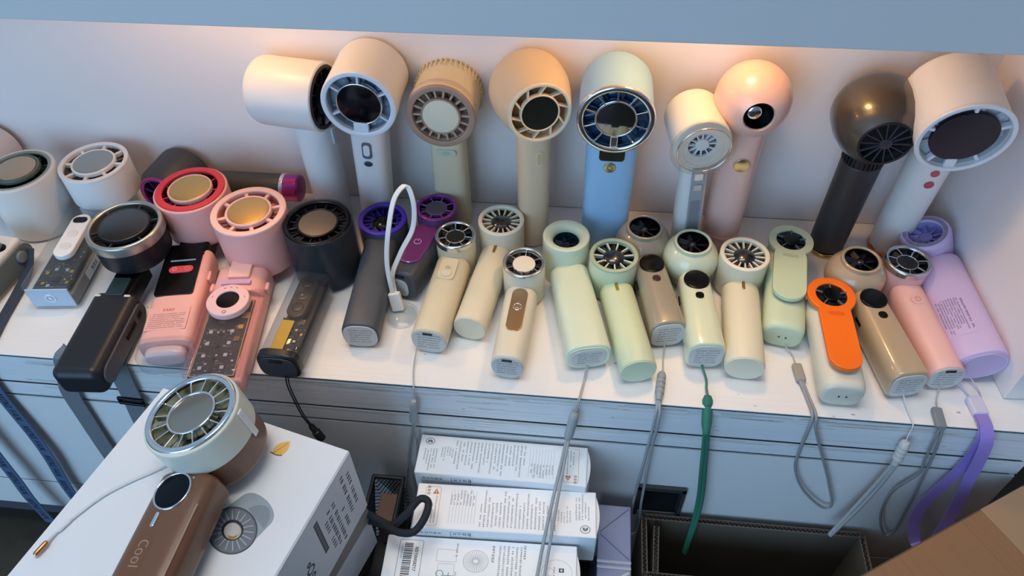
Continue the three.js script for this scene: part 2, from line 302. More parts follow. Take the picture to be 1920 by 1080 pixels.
{ // pale blue with chrome ring
  const blue = M('#9dc8ea', .42), g = standing('handheld_fan', 'tall pale blue standing fan with chrome ring and mirror disc', .0256, .05, 0, 0, 0);
  mesh('grip', grip(.046, .032, 0, .15, { e: 2.8, r: .003, w1: .048, t1: .034 }), blue, g);
  const h = head(g, { y: .1675, z0: -.044, zf: .027, r: .0325, rin: .0285, cd: .010, eb: .02, rb: .0325, mat: blue, n: 10, hub: .0168, sw: .0016, sh: .003, sd: .002, spokeMat: chrome, hubMat: M('#8d8d8d', .06, { metalness: 1 }), hz: .0008, hubRing: .0016, hubRingMat: chrome, cavMat: gloss('#123a5c'), bladeMat: gloss('#0d2c47'), ring: [.0278, .0338, .0042, -.001], ringMat: chrome, phase: Math.PI / 2 });
  mesh('bottom_bridge', rbox(.0068, .0105, .004, .001), chrome, h, 0, -.0225, .0255);
  mesh('display', plate(.023, .013, .0016, .003), black, g, 0, .1225, .016);
  const b = mesh('power_button', disc(.0056, .0016), M('#b7b38f', .2, { metalness: .9 }), g, -.001, .1085, .0162); mesh('button_mark', ringGeo(.0018, .0028, .0006), M('#6a6a55', .3), b, 0, 0, .0013);
}
{ // slim white with clear front
  const g = standing('handheld_fan', 'slim white standing fan with a clear front and grey strip down its grip', .109, .05, 8, 4, -2);
  mesh('grip', grip(.0285, .026, 0, .135, { e: 2.6, r: .003, w1: .025, t1: .024 }), M('#e9e5df', .42), g);
  const h = head(g, { y: .1455, z0: -.036, zf: .02, r: .0258, rin: .0125, cd: .009, eb: .012, mat: M('#e9e5df', .42), n: 12, hub: .006, sw: .0014, sh: .003, spokeMat: white, hubMat: M('#dcdcd6'), cavMat: M('#77777a', .5), bladeMat: M('#8b8b8e', .5) });
  mesh('clear_bezel', lathe([[.0125, .018], [.0262, .018], ...arc(.0270, .0235, .0022, -60, 90, 6), [.0235, .0258], [.0135, .0225], [.0125, .018]]), clear('#f6f4ee'), h);
  mesh('bezel_ring', ringGeo(.0225, .0238, .0012).translate(0, 0, .0262), chrome, h); for (const r of [.0155, .0192]) mesh('bezel_ridge', ringGeo(r, r + .0008, .0012).translate(0, 0, .0238 + (r - .0155) * .35), clear('#ffffff'), h);
  const p = mesh('switch_strip', plate(.0125, .095, .0014, .002), M('#a3a5aa', .35), g, .002, .067, .0122); 
  mesh('slider', plate(.0082, .0085, .0022, .0015), M('#dfe0e2', .25, { metalness: .4 }), p, 0, .038, .0008); mesh('slider', plate(.0082, .0075, .002, .0012), M('#c3c5c9', .25, { metalness: .4 }), p, 0, .0245, .0008);
  mesh('strip_panel', plate(.0092, .052, .0006, .001), M('#8b8e94', .4), p, 0, -.018, .0012);
}
{ // pink ball
  const pink = M('#eec2b4', .3, { clearcoat: .5, clearcoatRoughness: .12 }), g = standing('handheld_fan', 'pink standing fan with a round ball head and small dark opening', .1432, .042, 0, 0, 0);
  mesh('grip', grip(.036, .034, .022, .15, { e: 2.2, r: .001, w1: .037, t1: .035 }), pink, g);
  mesh('base_ring', ringGeo(.001, .0192, .004).rotateX(Math.PI / 2).translate(0, .022, 0), M('#f0b7a6', .35), g);
  mesh('base_cup', grip(.0365, .0345, 0, .02, { e: 2.2 }), pink, g);
  const h = new THREE.Group(); h.name = 'head'; h.position.set(0, .1714, 0); h.rotation.x = -.06; h.rotation.y = .05; g.add(h);
  mesh('shell', lathe([[0, -.0335], ...arc(0, 0, .0335, -85, 66, 20).map(([r, z]) => [r * .985, z]), [.0125, .029], [.0122, .018], [0, .018]]), pink, h);
  mesh('cavity_liner', lathe([[0, .0185], [.0121, .0185], [.0121, .0288], [.0119, .0288]], 40), black, h);
  mesh('mirror_knob', lathe([[0, .019], [.0074, .019], [.0074, .0245], ...arc(.004, .0248, .0032, 0, 90, 4), [0, .0288]], 32).translate(-.0035, .002, 0), chrome, h);
  mesh('badge', disc(.0072, .0016), metal('#d9cba4', .2), g, .0005, .113, .0172);
}
{ // dark grey metallic dome with fine black grille
  const dark = M('#5b5650', .3, { metalness: .55, clearcoat: .7, clearcoatRoughness: .1 }), g = standing('handheld_fan', 'dark graphite standing fan with fine black grille and gold base ring', .2517, .041, 0, 0, -3);
  mesh('grip', grip(.034, .032, .006, .118, { e: 2.1, r: .002, rt: .002, w1: .036, t1: .034 }), M('#303032', .42), g);
  mesh('grooved_collar', mergeGeometries(Array.from({ length: 30 }, (_, i) => { const a = i / 30 * Math.PI * 2; return box(.0022, .02, .002).toNonIndexed().rotateY(-a).translate(Math.cos(a) * .0176, .128, Math.sin(a) * .0168); }).concat([grip(.0335, .032, .116, .14, { e: 2 })])), blackMatte, g);
  mesh('base_ring', ringGeo(.001, .0168, .0045).rotateX(-Math.PI / 2).translate(0, .0005, 0), metal('#c9a869', .2), g);
  const h = new THREE.Group(); h.name = 'head'; h.position.set(0, .158, 0); g.add(h);
  mesh('shell', lathe([[0, -.037], ...arc(.016, -.0165, .0205, -90, -5, 8), [.0368, -.004], [.0345, .01], [.029, .022], [.0225, .0285], [.0215, .0285], [.0215, .018], [0, .018]]), dark, h);
  mesh('cavity_liner', disc(.0214, .001).translate(0, 0, .0182), cavity, h);
  mesh('grille_ring', ringGeo(.02, .0222, .0016).translate(0, 0, .0278), blackMatte, h);
  spokes(h, 14, .004, .0212, .0009, .0022, .0278, M('#3e3e48', .35));
  mesh('hub_disc', disc(.0052, .003).translate(0, 0, .0268), M('#34343c', .35), h);
}
{ // large white right end
  const w2 = M('#e6e2de', .42), g = standing('handheld_fan', 'large white standing fan in the right corner with two red buttons', .3129, .034, 0, 3, -9);
  mesh('grip', grip(.034, .032, .008, .15, { e: 2.2, r: .002, w1: .038, t1: .034 }), w2, g);
  mesh('base_ring', ringGeo(.001, .0176, .006).rotateX(-Math.PI / 2).translate(0, .0025, 0), metal('#d98a62', .3), g);
  const h = head(g, { y: .182, z0: -.036, zf: .03, r: .0355, rin: .033, cd: .011, eb: .006, mat: w2, n: 5, hub: .0255, sw: .003, sh: .006, sd: .0045, phase: .35, spokeMat: M('#e2e2e4'), hubMat: M('#14121f', .45), hz: .001, cavMat: M('#d0d0d3', .5), bladeMat: M('#b6b6ba', .5), ring: [.0328, .0368, .0024], ringMat: M('#e2e2e4', .35) });
  mesh('bottom_bridge', rbox(.009, .0095, .004, .001), M('#e2e2e4', .35), h, 0, -.029, .0275);
  mesh('red_button', disc(.0037, .0014), gloss('#c0444a'), g, 0, .127, .0168); mesh('red_button', disc(.0042, .0014), gloss('#b23a40'), g, 0, .1125, .0166);
}

// ---------- middle rows: small fans lying on the shelf ----------
function emblem(x, w, h, ink) { x.strokeStyle = x.fillStyle = ink; x.lineWidth = 6; x.beginPath(); x.arc(w / 2, h / 2, w * .36, 0, 7); x.stroke(); x.beginPath(); x.arc(w / 2, h / 2, w * .13, 0, 7); x.fill(); }
const shared = { n: 0 };
function powerMark(parent, r, z, mat) { mesh('power_ring', new THREE.TorusGeometry(r, r * .12, 6, 28, Math.PI * 1.7).rotateZ(Math.PI * .65), mat, parent, 0, 0, z); mesh('power_stem', box(r * .22, r * .9, r * .2), mat, parent, 0, r * .75, z); }

{ // slate with violet grille
  const slate = M('#4a4f57', .5), violet = M('#4b34b8', .35), [g, L] = lying('mini_fan', 'slate grey mini fan with a violet grille beside the white hanging strap', [-.191, .211], [-.1978, .0765]);
  mesh('grip', grip(.034, .032, 0, L - .016, { e: 2.8, zc: .016, r: .002 }), slate, g);
  cap(g, .031, .028, .016, endFor('#cbc9c4'), 2.8, 0, false);
  head(g, { y: L, z0: .0005, zf: .037, r: .0246, rin: .021, cd: .009, mat: slate, n: 18, hub: .0105, sa: .0135, sw: .0009, sh: .003, sd: .004, spokeMat: violet, hubMat: black, dome: true, hz: .004, cavMat: M('#241a66', .4), bladeMat: M('#2d2080', .4), ring: [.0195, .0246, .0026], ringMat: violet });
}
{ // short slate and plum
  const slate = M('#42464f', .45), plum = M('#6d2f6e', .25, { clearcoat: .8 }), [g, L] = lying('mini_fan', 'short slate mini fan with a glossy plum button panel and plum ringed head', [-.1655, .149], [-.1435, .0655]);
  mesh('grip', grip(.031, .036, 0, L - .012, { e: 3.4, zc: .019, r: .003 }), slate, g);
  const p = mesh('button_panel', plate(.024, .058, .004, .0115, .0012), plum, g, -.0005, .042, .0352); powerMark(p, .0035, .0045, M('#d9a8d8', .4));
  mesh('rating_label', norm(new THREE.ExtrudeGeometry(superShape(.018, .022, 3), { depth: .0006, bevelEnabled: false }), .018, .022).rotateX(Math.PI / 2), endFor('#cbc9c4'), g, -.002, -.0001, .0165);
  mesh('charging_port', rbox(.009, .0012, .003, .0006), black, g, 0, -.0003, .0315);
  head(g, { y: L, z0: .0005, zf: .047, r: .0205, rin: .0172, cd: .008, mat: M('#5a3a66', .35), n: 8, hub: .0098, sa: .0104, sw: .0009, sh: .002, sd: .001, spokeMat: M('#8d5aa0', .3), hubMat: M('#4d4a58', .4), hubRing: .0008, hubRingMat: M('#8d5aa0', .3), cavMat: M('#1a0820', .4), bladeMat: M('#22102b', .4), ring: [.017, .0206, .002], ringMat: M('#8f3f96', .22, { metalness: .5 }) });
}
{ // cream, silver collar
  const cream = M('#d9cfb2', .42), [g, L] = lying('mini_fan', 'cream mini fan with a bright silver collar, black grille and round power button', [-.128, .2115], [-.119, .101]);
  mesh('grip', grip(.0335, .032, 0, L - .013, { e: 2.2, zc: .0162, r: .0018 }), cream, g); cap(g, .031, .0295, .0162, endFor('#cbc9c4'));
  const pl = mesh('button_plate', plate(.0165, .028, .0006, .004), cream, g, 0, L - .034, .0321); mesh('power_button', disc(.0052, .0011), M('#ddd4b9', .4), pl, 0, -.006, .0004); powerMark(pl, .002, .0017, M('#b5aa8c'));
  head(g, { y: L, z0: .0005, zf: .044, r: .0192, rin: .0165, cd: .007, mat: cream, n: 7, hub: .0088, sa: .0088, sw: .0012, sh: .002, sd: .001, spokeMat: silver, hubMat: M('#17181a', .35), hz: .0014, hubRing: .0011, hubRingMat: silver, ring: [.0162, .0198, .0065, -.004], ringMat: metal('#d2d5d8', .18) });
}
const creamSpoke = (label, tail, hd, body, ringM, spokeM, o = {}) => {
  const [g, L] = lying('mini_fan', label, tail, hd);
  mesh('grip', grip(o.w || .031, .030, 0, L - .0165, { e: 2.1, zc: .0155, r: .0012, rt: .007 }), body, g); cap(g, (o.w || .031) - .0016, .0285, .0155, body, 2.1, 0, false);
  mesh('indicator_slot', plate(.0028, .0095, .0012, .0013), metal(o.slot || '#a5824e', .35), g, o.sx || 0, L - .0275, .0302);
  return head(g, { y: L, z0: .0005, zf: .044, r: .0228, rin: .0192, cd: .008, eb: .006, mat: body, n: o.n || 16, hub: .0102, sa: .0098, sw: .0016, sh: .004, sd: .0032, taper: .5, spokeMat: spokeM, hubMat: gloss('#0c1018', { clearcoat: 1, clearcoatRoughness: .02 }), dome: true, hz: .002, cavMat: o.cav || M('#4a4535', .5), bladeMat: o.cav || M('#3d392c', .5), ring: [.0188, .0229, .0022], ringMat: ringM });
};
creamSpoke('cream mini fan with radial spoked head, left of the long metal plate fan', [-.0935, .193], [-.077, .076], M('#e0d7bc', .42), M('#efe8d6', .4), M('#efe6cd', .4));
{ // silver face, cream disc, metal plate
  const body = M('#e2d8c2', .42), [g, L] = lying('mini_fan', 'cream mini fan with a long brushed metal plate on its grip and a pale disc', [-.0545, .234], [-.049, .133]);
  mesh('grip', grip(.0295, .031, 0, L - .0145, { e: 2.4, zc: .016, r: .002, rt: .006, w1: .031 }), body, g); cap(g, .027, .0285, .016, endFor('#cbc9c4'));
  const pl = mesh('metal_plate', plate(.0145, .052, .0012, .0071), M('#b39a78', .3, { metalness: .9 }), g, .0005, .054, .0308); mesh('button_ring', ringGeo(.0031, .0043, .0008), chrome, pl, 0, .003, .0011); powerMark(pl, .0018, .0016, M('#efe6d2', .3));
  head(g, { y: L, z0: .0005, zf: .044, r: .0198, rin: .0172, cd: .007, eb: .006, mat: body, n: 6, hub: .0107, sa: .0107, sw: .001, sh: .002, sd: .001, phase: .52, spokeMat: chrome, hubMat: M('#ece3d2', .5), hz: .0008, cavMat: M('#3a2f27', .4), bladeMat: M('#2c241e', .4), ring: [.0168, .0201, .0026], ringMat: M('#c8c9cb', .22, { metalness: .9 }) });
}
{ // thick pale mint, plain funnel
  const mint = M('#d6e1c8', .42), [g, L] = lying('mini_fan', 'thick pale mint mini fan with a plain funnel shaped head and dark blue opening', [.0158, .2165], [-.0115, .098]);
  mesh('grip', grip(.0405, .031, 0, L - .018, { e: 2.9, zc: .016, r: .0018, w1: .0375, rt: .005 }), mint, g); const e = cap(g, .037, .027, .016, mint, 2.9, 0, false); mesh('rating_label', endPlate(.031, .0215, 2.9), endFor('#cbc9c4'), e, 0, -.0008, 0);
  const h = new THREE.Group(); h.name = 'head'; h.position.set(0, L, 0); g.add(h);
  mesh('shell', lathe([[0, .0005], ...arc(.0185, .0045, .004, -90, 0), [.0225, .046], ...arc(.021, .0485, .0015, 0, 90, 4), ...arc(.0205, .042, .008, 90, 160, 7).map(([r, z]) => [r, z]), [.0126, .0425], [.0123, .034], [0, .034]]), mint, h);
  mesh('cavity_liner', lathe([[0, .0345], [.0122, .0345], [.0122, .0425], [.012, .0425]], 40), M('#0e3340', .35), h); mesh('impeller', impellerGeo(.0115, 7, .035, .35), M('#0a1e2c', .3), h);
}
creamSpoke('pale mint mini fan with white spokes over a dark hub', [.0592, .2275], [.0345, .116], M('#d0dcb9', .42), M('#aebd9e', .4), M('#dfe3d2', .4), { w: .0325, n: 11, cav: M('#22281f', .4), sx: -.002, slot: '#b39a4e' });
// ball headed fans with a camera like body
function ballFan(label, tail, hd, hex, o = {}) {
  const body = gloss(hex), [g, L] = lying('mini_fan', label, tail, hd);
  mesh('grip', grip(.0335, .034, 0, L - .021, { e: 3.2, zc: .0175, r: .0025, rt: .008, w1: .030, t1: .036, zc1: .0185 }), body, g);
  cap(g, .029, .0285, .0175, endFor('#cbc9c4'), 3.2, 0, false);
  mesh('display', lathe([[0, 0], [.0118, 0], ...arc(.0108, .0006, .001, 0, 90, 4), [0, .0018]], 40), black, g, 0, L - .036, .0355);
  mesh('button_frame', plate(.0105, .0105, .0008, .0035), M(hex, .35), g, 0, L - .0555, .0351);
  mesh('power_button', plate(.0075, .0075, .0016, .0026), o.button || black, g, 0, L - .0555, .0352);
  mesh('side_port', rbox(.0012, .01, .003, .0005), black, g, -.0159, L - .05, .022);
  const h = new THREE.Group(); h.name = 'head'; h.position.set(0, L + .001, 0); g.add(h); if (o.x) h.position.x = o.x;
  mesh('shell', lathe([[0, .001], ...arc(.010, .0155, .0145, -90, -60, 4), ...arc(.0055, .028, .0215, -50, 55, 14), ...arc(.0163, .0498 - .0015, .0016, 40, 150, 4), [.0145, .042], [0, .042]]), body, h);
  mesh('cavity_liner', lathe([[0, .0425], [.0144, .0425], [.0146, .0485], [.0143, .0485]], 44), M('#050507', .3), h); mesh('impeller', impellerGeo(.0132, 7, .0428, .3), M('#0a0a0e', .25), h);
  mesh('hub_dome', lathe([[0, .043], [.0045, .043], ...arc(0, .043, .0045, 10, 90, 5)], 24), gloss('#0a0a0e'), h);
}
ballFan('taupe ball headed mini fan with a small brown button on its grip', [.0855, .186], [.0635, .080], '#9c927e', { button: gloss('#3a1712') });
ballFan('pale mint ball headed mini fan with a dark green wrist loop hanging from its end', [.1175, .2075], [.1085, .097], '#d8dfbf');
creamSpoke('cream mini fan with a radial spoked head, beside the pale mint ball headed fan', [.1505, .216], [.1565, .104], M('#e3dbc0', .42), M('#efe8d2', .4), M('#efe8d6', .4), { w: .0345 });
// one piece oblong fans whose coloured face runs over the head
function oblong(label, tail, hd, bodyHex, faceMat, len, o = {}) {
  const body = M(bodyHex, .45), [g, L] = lying('mini_fan', label, tail, hd);
  mesh('grip', loft([...[0, 1, 2, 3, 4].map(i => { const a = i / 4 * Math.PI / 2, k = .008 * (1 - Math.sin(a)); return [.009 * (1 - Math.cos(a)), .037 - k, .030 - k, 3, .0152]; }), [.03, .0375, .031, 2.8, .0157], [L * .62, .036, .033, 2.6, .0167], [L - .012, .04, .036, 2.3, .018], [L + .004, .038, .036, 2.2, .018], [L + .013, .028, .034, 2.1, .0178], [L + .0185, .010, .03, 2, .0175]]), body, g);
  const hw = o.hw || .0132, R = .0205, y0 = L - len, pts = []; // keyhole outline: round over the head, straight down the grip
  for (let i = 0; i <= 36; i++) { const q = -Math.PI * .28 + Math.PI * 1.56 * i / 36; pts.push([R * Math.cos(q), L + R * Math.sin(q)]); }
  const side = [[.0125, -.0182], [.0131, -.0215], [.0132, -.026], [.0132, -.034]].map(([x, y]) => [x * hw / .0132, L + y]);
  side.slice(1).forEach(([x, y]) => pts.push([-x, y]));
  for (let i = 0; i <= 16; i++) { const q = Math.PI + Math.PI * i / 16; pts.push([hw * Math.cos(q), y0 + hw + hw * Math.sin(q)]); }
  side.slice(1).reverse().forEach(([x, y]) => pts.push([x, y]));
  const s = new THREE.Shape(pts.map(p => new THREE.Vector2(...p)));
  const hole = new THREE.Path(); hole.absarc(0, L, .0142, 0, Math.PI * 2, true); s.holes.push(hole);
  mesh('face_cover', new THREE.ExtrudeGeometry(s, { depth: .003, bevelEnabled: true, bevelThickness: .0008, bevelSize: .0006, bevelSegments: 2, curveSegments: 36 }), faceMat, g, 0, 0, .0348);
  mesh('button_outline', mergeGeometries([plate(.015, .0046, .0006, .0018)]), o.btn, g, 0, L - .0225, .0382);
  const h = new THREE.Group(); h.name = 'head'; h.position.set(0, L, 0); g.add(h);
  mesh('cavity_liner', lathe([[0, .0362], [.0152, .0362], [.0152, .0375], [.0142, .0375]], 44), M('#0c0d12', .35), h); mesh('impeller', impellerGeo(.0135, 7, 0, .4).scale(1, 1, .25).translate(0, 0, .0364), M('#12131a', .3), h);
  spokes(h, 5, .0075, .0146, .0012, .0016, .038, M('#5d6a78', .35), .3); mesh('hub_disc', disc(.0078, .003).translate(0, 0, .0365), black, h);
  for (const [dx] of [[-.003], [.003]]) mesh('screw_hole', rbox(.0016, .0008, .0022, .0004), M('#2a2e33'), g, dx, .0001, .0150);
}
oblong('pale green oblong mini fan with a raised green face, beside the dark graphite fan', [.1875, .178], [.2045, .074], '#c9d7b6', M('#c9d7b6', .4), .078, { btn: M('#b3c49b', .4), hw: .0145 });
oblong('off white mini fan with a bright orange keyhole shaped face', [.2285, .2385], [.2300, .1435], '#d8d3c0', M('#ff7412', .38), .083, { btn: M('#ea6410', .4) });
ballFan('beige ball headed mini fan with a long highlight, lying beside the orange faced fan', [.2835, .2235], [.2605, .1075], '#b89f7d', { });
{ // pink, silver collar
  const pink = M('#eebab2', .42), [g, L] = lying('mini_fan', 'pink mini fan with a bright silver collar and black grille', [.3185, .2115], [.3055, .099]);
  mesh('grip', grip(.031, .031, 0, L - .014, { e: 2.2, zc: .0158, r: .0018 }), pink, g); cap(g, .0285, .0285, .0158, endFor('#cbc9c4'));
  const b = mesh('power_button', disc(.0058, .001), pink, g, -.001, L - .037, .0309); powerMark(b, .0026, .0014, M('#d99b93'));
  head(g, { y: L, z0: .0005, zf: .043, r: .0198, rin: .0172, cd: .007, mat: pink, n: 7, hub: .0088, sa: .0095, sw: .0012, sh: .002, sd: .001, spokeMat: silver, hubMat: M('#17181a', .35), hz: .0014, hubRing: .0011, hubRingMat: silver, ring: [.0168, .0206, .0065, -.004], ringMat: metal('#c8cacc', .22) });
}
{ // lilac
  const lilac = M('#c9b2d5', .42), printT = tex(512, 256, (x, w, h) => { x.fillStyle = '#ffffff'; x.fillRect(0, 0, w, h); textLine(x, 60, 12, 380, 22, '#3a3040'); for (let i = 0; i < 9; i++) textLine(x, 30 + rnd() * 10, 50 + i * 20, 330 + rnd() * 110, 13, '#4a3d50'); });
  const [g, L] = lying('mini_fan', 'lilac mini fan with a wide oval grip, printed small text and a purple ribbon strap', [.349, .196], [.341, .058]);
  g.position.x = .356; g.position.y = .0065; g.position.z = .200; g.rotateY(-.45); g.userData.label = 'wide lilac mini fan with small printed text and a purple ribbon strap';
  mesh('grip', grip(.043, .036, 0, L - .018, { e: 2.6, zc: .018, r: .0025, rt: .007 }), lilac, g);
  const e = cap(g, .0395, .0325, .018, lilac, 2.6, 0, false); mesh('end_rim', new THREE.TorusGeometry(.0165, .0007, 6, 48).scale(1.13, .93, 1).rotateX(Math.PI / 2), M('#c9bfe2', .4), e, 0, -.0006, 0);
  const lg = new THREE.PlaneGeometry(.026, .044, 20, 1), lp = lg.attributes.position; // a printed film that follows the curved grip
  for (let i = 0; i < lp.count; i++) { const x = lp.getX(i) - .0065, y = lp.getY(i); lp.setXYZ(i, x, y + .044, .018 + .018 * (1 - Math.abs(x / .0215) ** 2.6) ** (1 / 2.6) + .0002); lg.attributes.uv.setXY(i, .5 - y / .044, (x + .0065) / .026 + .5); }
  lg.computeVertexNormals(); mesh('printed_text', lg, M('#c9b2d5', .45, { map: printT }), g);
  head(g, { y: L, z0: .0005, zf: .047, r: .0222, rin: .0150, cd: .012, ef: .003, mat: lilac, cavMat: M('#9a8fc4', .45), bladeMat: M('#8d80ba', .45), ring: [.0148, .0205, .001, -.0004], ringMat: M('#d6c6e2', .4) });
}

// ---------- left cluster: folding fans with flat bodies ----------
const circuit = (gold) => tex(256, 512, (x, w, h) => {
  x.fillStyle = '#26282b'; x.fillRect(0, 0, w, h);
  for (let i = 0; i < 120; i++) { x.fillStyle = rnd() < .3 ? '#8b8f94' : '#55595e'; const X = rnd() * w, Y = rnd() * h; rnd() < .5 ? x.fillRect(X, Y, 6 + rnd() * 50, 1.5) : x.fillRect(X, Y, 1.5, 6 + rnd() * 50); }
  for (let i = 0; i < 70; i++) { x.fillStyle = ['#c9cdd0', '#0d0e10', '#6d6450', '#a9b0b5'][i % 4]; x.fillRect(rnd() * w, rnd() * h, 4 + rnd() * 12, 3 + rnd() * 7); }
  if (gold) { x.strokeStyle = '#d9b46a'; x.lineWidth = 4; x.strokeRect(6, 6, w - 12, h - 12); }
  for (let i = 0; i < 10; i++) textLine(x, rnd() * w * .7, rnd() * h, 40, 8, '#aab');
});
const pcb = circuit(false), pcbGold = circuit(true);
const chipGeo = rbox(.0034, .0034, .0014, .0003, 1), chipMats = [M('#c7ccd0', .35, { metalness: .5 }), M('#d8b25c', .3, { metalness: .7 }), M('#15161a', .4), M('#7a5f35', .45)];
function chips(g, spots, z) { for (const [x, y, k, s = 1] of spots) { const m = mesh('chip', chipGeo, chipMats[k], g, x, y, z); m.scale.set(s, s, 1); } }

{ // 1 white, cut by the frame
  const w1 = M('#e3ded6', .42), grey = M('#6a706d', .5), [g, L] = lying('folding_fan', 'white folding fan at the left edge with a grey green grille and grey side panel', [-.590, .235], [-.5775, .070]);
  mesh('body', rbox(.047, L - .058, .034, .004).translate(0, (L - .058) / 2, .0175), w1, g);
  mesh('side_panel', plate(.118, .024, .0022, .0118).rotateX(Math.PI / 2).rotateZ(Math.PI / 2).rotateY(0), grey, g, .0235, .052, .017);
  mesh('side_button', disc(.006, .003).rotateY(Math.PI / 2), M('#868b88', .45), g, .0252, .094, .019);
  const s = mesh('slider_track', plate(.036, .012, .0014, .006), black, g, .003, .088, .034); mesh('slider', lathe([[0, 0], [.006, 0], [.006, .003], ...arc(.0045, .0035, .0015, 0, 90, 4), [0, .005]], 28), M('#7b807e', .45), s, .008, 0, .001);
  head(g, { y: L, z0: .001, zf: .07, r: .0362, rin: .0328, cd: .012, mat: w1, n: 9, hub: .0195, sa: .0245, sw: .0014, sh: .004, sd: .006, spokeMat: M('#4a5650', .4), hubMat: M('#c6ad92', .4, { metalness: .5 }), hz: -.003, hubRing: .0035, hubRingMat: M('#59645d', .4), cavMat: M('#26312d', .5), bladeMat: M('#1c2522', .5), ring: [.0292, .0330, .0024, -.0016], ringMat: M('#8f9d90', .4) });
}
{ // 2 clear body, white head
  const [g, L] = lying('folding_fan', 'white folding fan with a clear square body showing its circuit board', [-.5005, .1905], [-.5155, .048]), body = L - .017;
  const wht = M('#f0ece8', .4);
  mesh('clear_case', rbox(.0475, body, .031, .003).translate(0, body / 2, .0158), clear('#eef1f3', { roughness: .08 }), g);
  mesh('circuit_board', norm(box(.036, .1, .0012), .036, .1).translate(0, .056, .021), M('#ffffff', .5, { map: pcb }), g);
  mesh('inner_tray', rbox(.04, .11, .014, .002).translate(0, .058, .0095), M('#8d8478', .5), g);
  chips(g, [[-.011, .026, 1], [.012, .028, 1], [-.01, .012, 1], [.013, .013, 1], [0, .018, 2, 2.2], [.007, .03, 0], [-.004, .031, 0], [-.004, .009, 0]], .0223);
  mesh('front_plate', rbox(.041, .0016, .0235, .0005).translate(0, -.0002, .0155), M('#b6c8d8', .4), g); mesh('emblem', new THREE.TorusGeometry(.0045, .0008, 6, 28).rotateX(Math.PI / 2), M('#dfe8ef'), g, 0, -.0012, .0155); mesh('emblem_dot', disc(.0018, .0008).rotateX(Math.PI / 2), M('#dfe8ef'), g, 0, -.001, .0155);
  const st = mesh('control_strip', plate(.0195, .062, .005, .0097, .0012), wht, g, .003, .066, .0315); mesh('display', plate(.0145, .0085, .0012, .0042), black, st, 0, .0215, .0045); mesh('power_button', disc(.0055, .0012), M('#e6e1dc', .4), st, 0, .001, .0046); mesh('speed_button', plate(.012, .009, .001, .004), M('#e3ded9', .4), st, 0, -.017, .0046);
  mesh('hinge_block', rbox(.03, .02, .022, .002).translate(.004, body - .004, .02), M('#d6d2cf', .35), g);
  const ft = tex(256, 64, (x, w, h) => { x.fillStyle = '#cfd3d6'; x.fillRect(0, 0, w, h); x.fillStyle = '#15161a'; x.font = 'bold 46px sans-serif'; x.textAlign = 'center'; x.fillText('FAN', w / 2, 50); });
  mesh('side_lettering', plate(.034, .0095, .0004, .001, 0).rotateZ(Math.PI).rotateX(Math.PI / 2).rotateZ(Math.PI / 2), M('#ffffff', .4, { map: ft }), g, .0238, .045, .0145);
  head(g, { x: .008, y: L, z0: .028, zf: .066, r: .0345, rin: .0305, cd: .012, mat: wht, n: 8, hub: .0195, sa: .02, sw: .0034, sh: .005, sd: .003, spokeMat: wht, hubMat: steelDisc, hz: -.002, hubRing: .0025, hubRingMat: wht, cavMat: M('#77736f', .5), bladeMat: M('#8f8a86', .5), ring: [.0301, .0348, .0026], ringMat: wht });
}
{ // 3 black, silver rim
  const [g, L] = lying('folding_fan', 'matte black folding fan with a wide silver rim overhanging the shelf edge', [-.420, .2885], [-.4295, .139]), body = L - .052;
  const bk = M('#1b1c22', .42);
  mesh('body', rbox(.043, body, .032, .0085, 5).translate(0, body / 2, .0182), bk, g);
  mesh('side_panel', plate(body - .012, .02, .0016, .009).rotateX(Math.PI / 2).rotateZ(Math.PI / 2), M('#4e4b4e', .5), g, .0215, body / 2, .018); mesh('side_button', rbox(.002, .02, .006, .001), black, g, .0232, body * .62, .02); mesh('side_button', rbox(.002, .007, .006, .001), black, g, .0232, body * .82, .02);
  mesh('contact_stud', plate(.006, .0022, .0008, .001), M('#d5d2cc', .4), g, -.0145, body - .008, .0342); mesh('contact_stud', plate(.006, .0022, .0008, .001), M('#d5d2cc', .4), g, .0135, body - .008, .0342);
  mesh('hinge_block', rbox(.024, .048, .02, .002).translate(0, body + .016, .0215), black, g); mesh('hinge_tongue', rbox(.0165, .022, .004, .001).translate(0, body + .004, .033), M('#1f3338', .3), g);
  head(g, { y: L, z0: .0315, zf: .068, r: .0335, rin: .0315, cd: .012, mat: bk, eb: .006, n: 6, hub: .0225, sa: .023, sw: .0014, sh: .003, sd: .003, spokeMat: M('#3a3b40', .3), hubMat: gloss('#0c0d12'), hz: -.001, hubRing: .0012, hubRingMat: M('#25262b', .3), ring: [.0305, .0352, .011, -.009], ringMat: M('#b9b6ac', .3, { metalness: .85 }), phase: .4 });
}
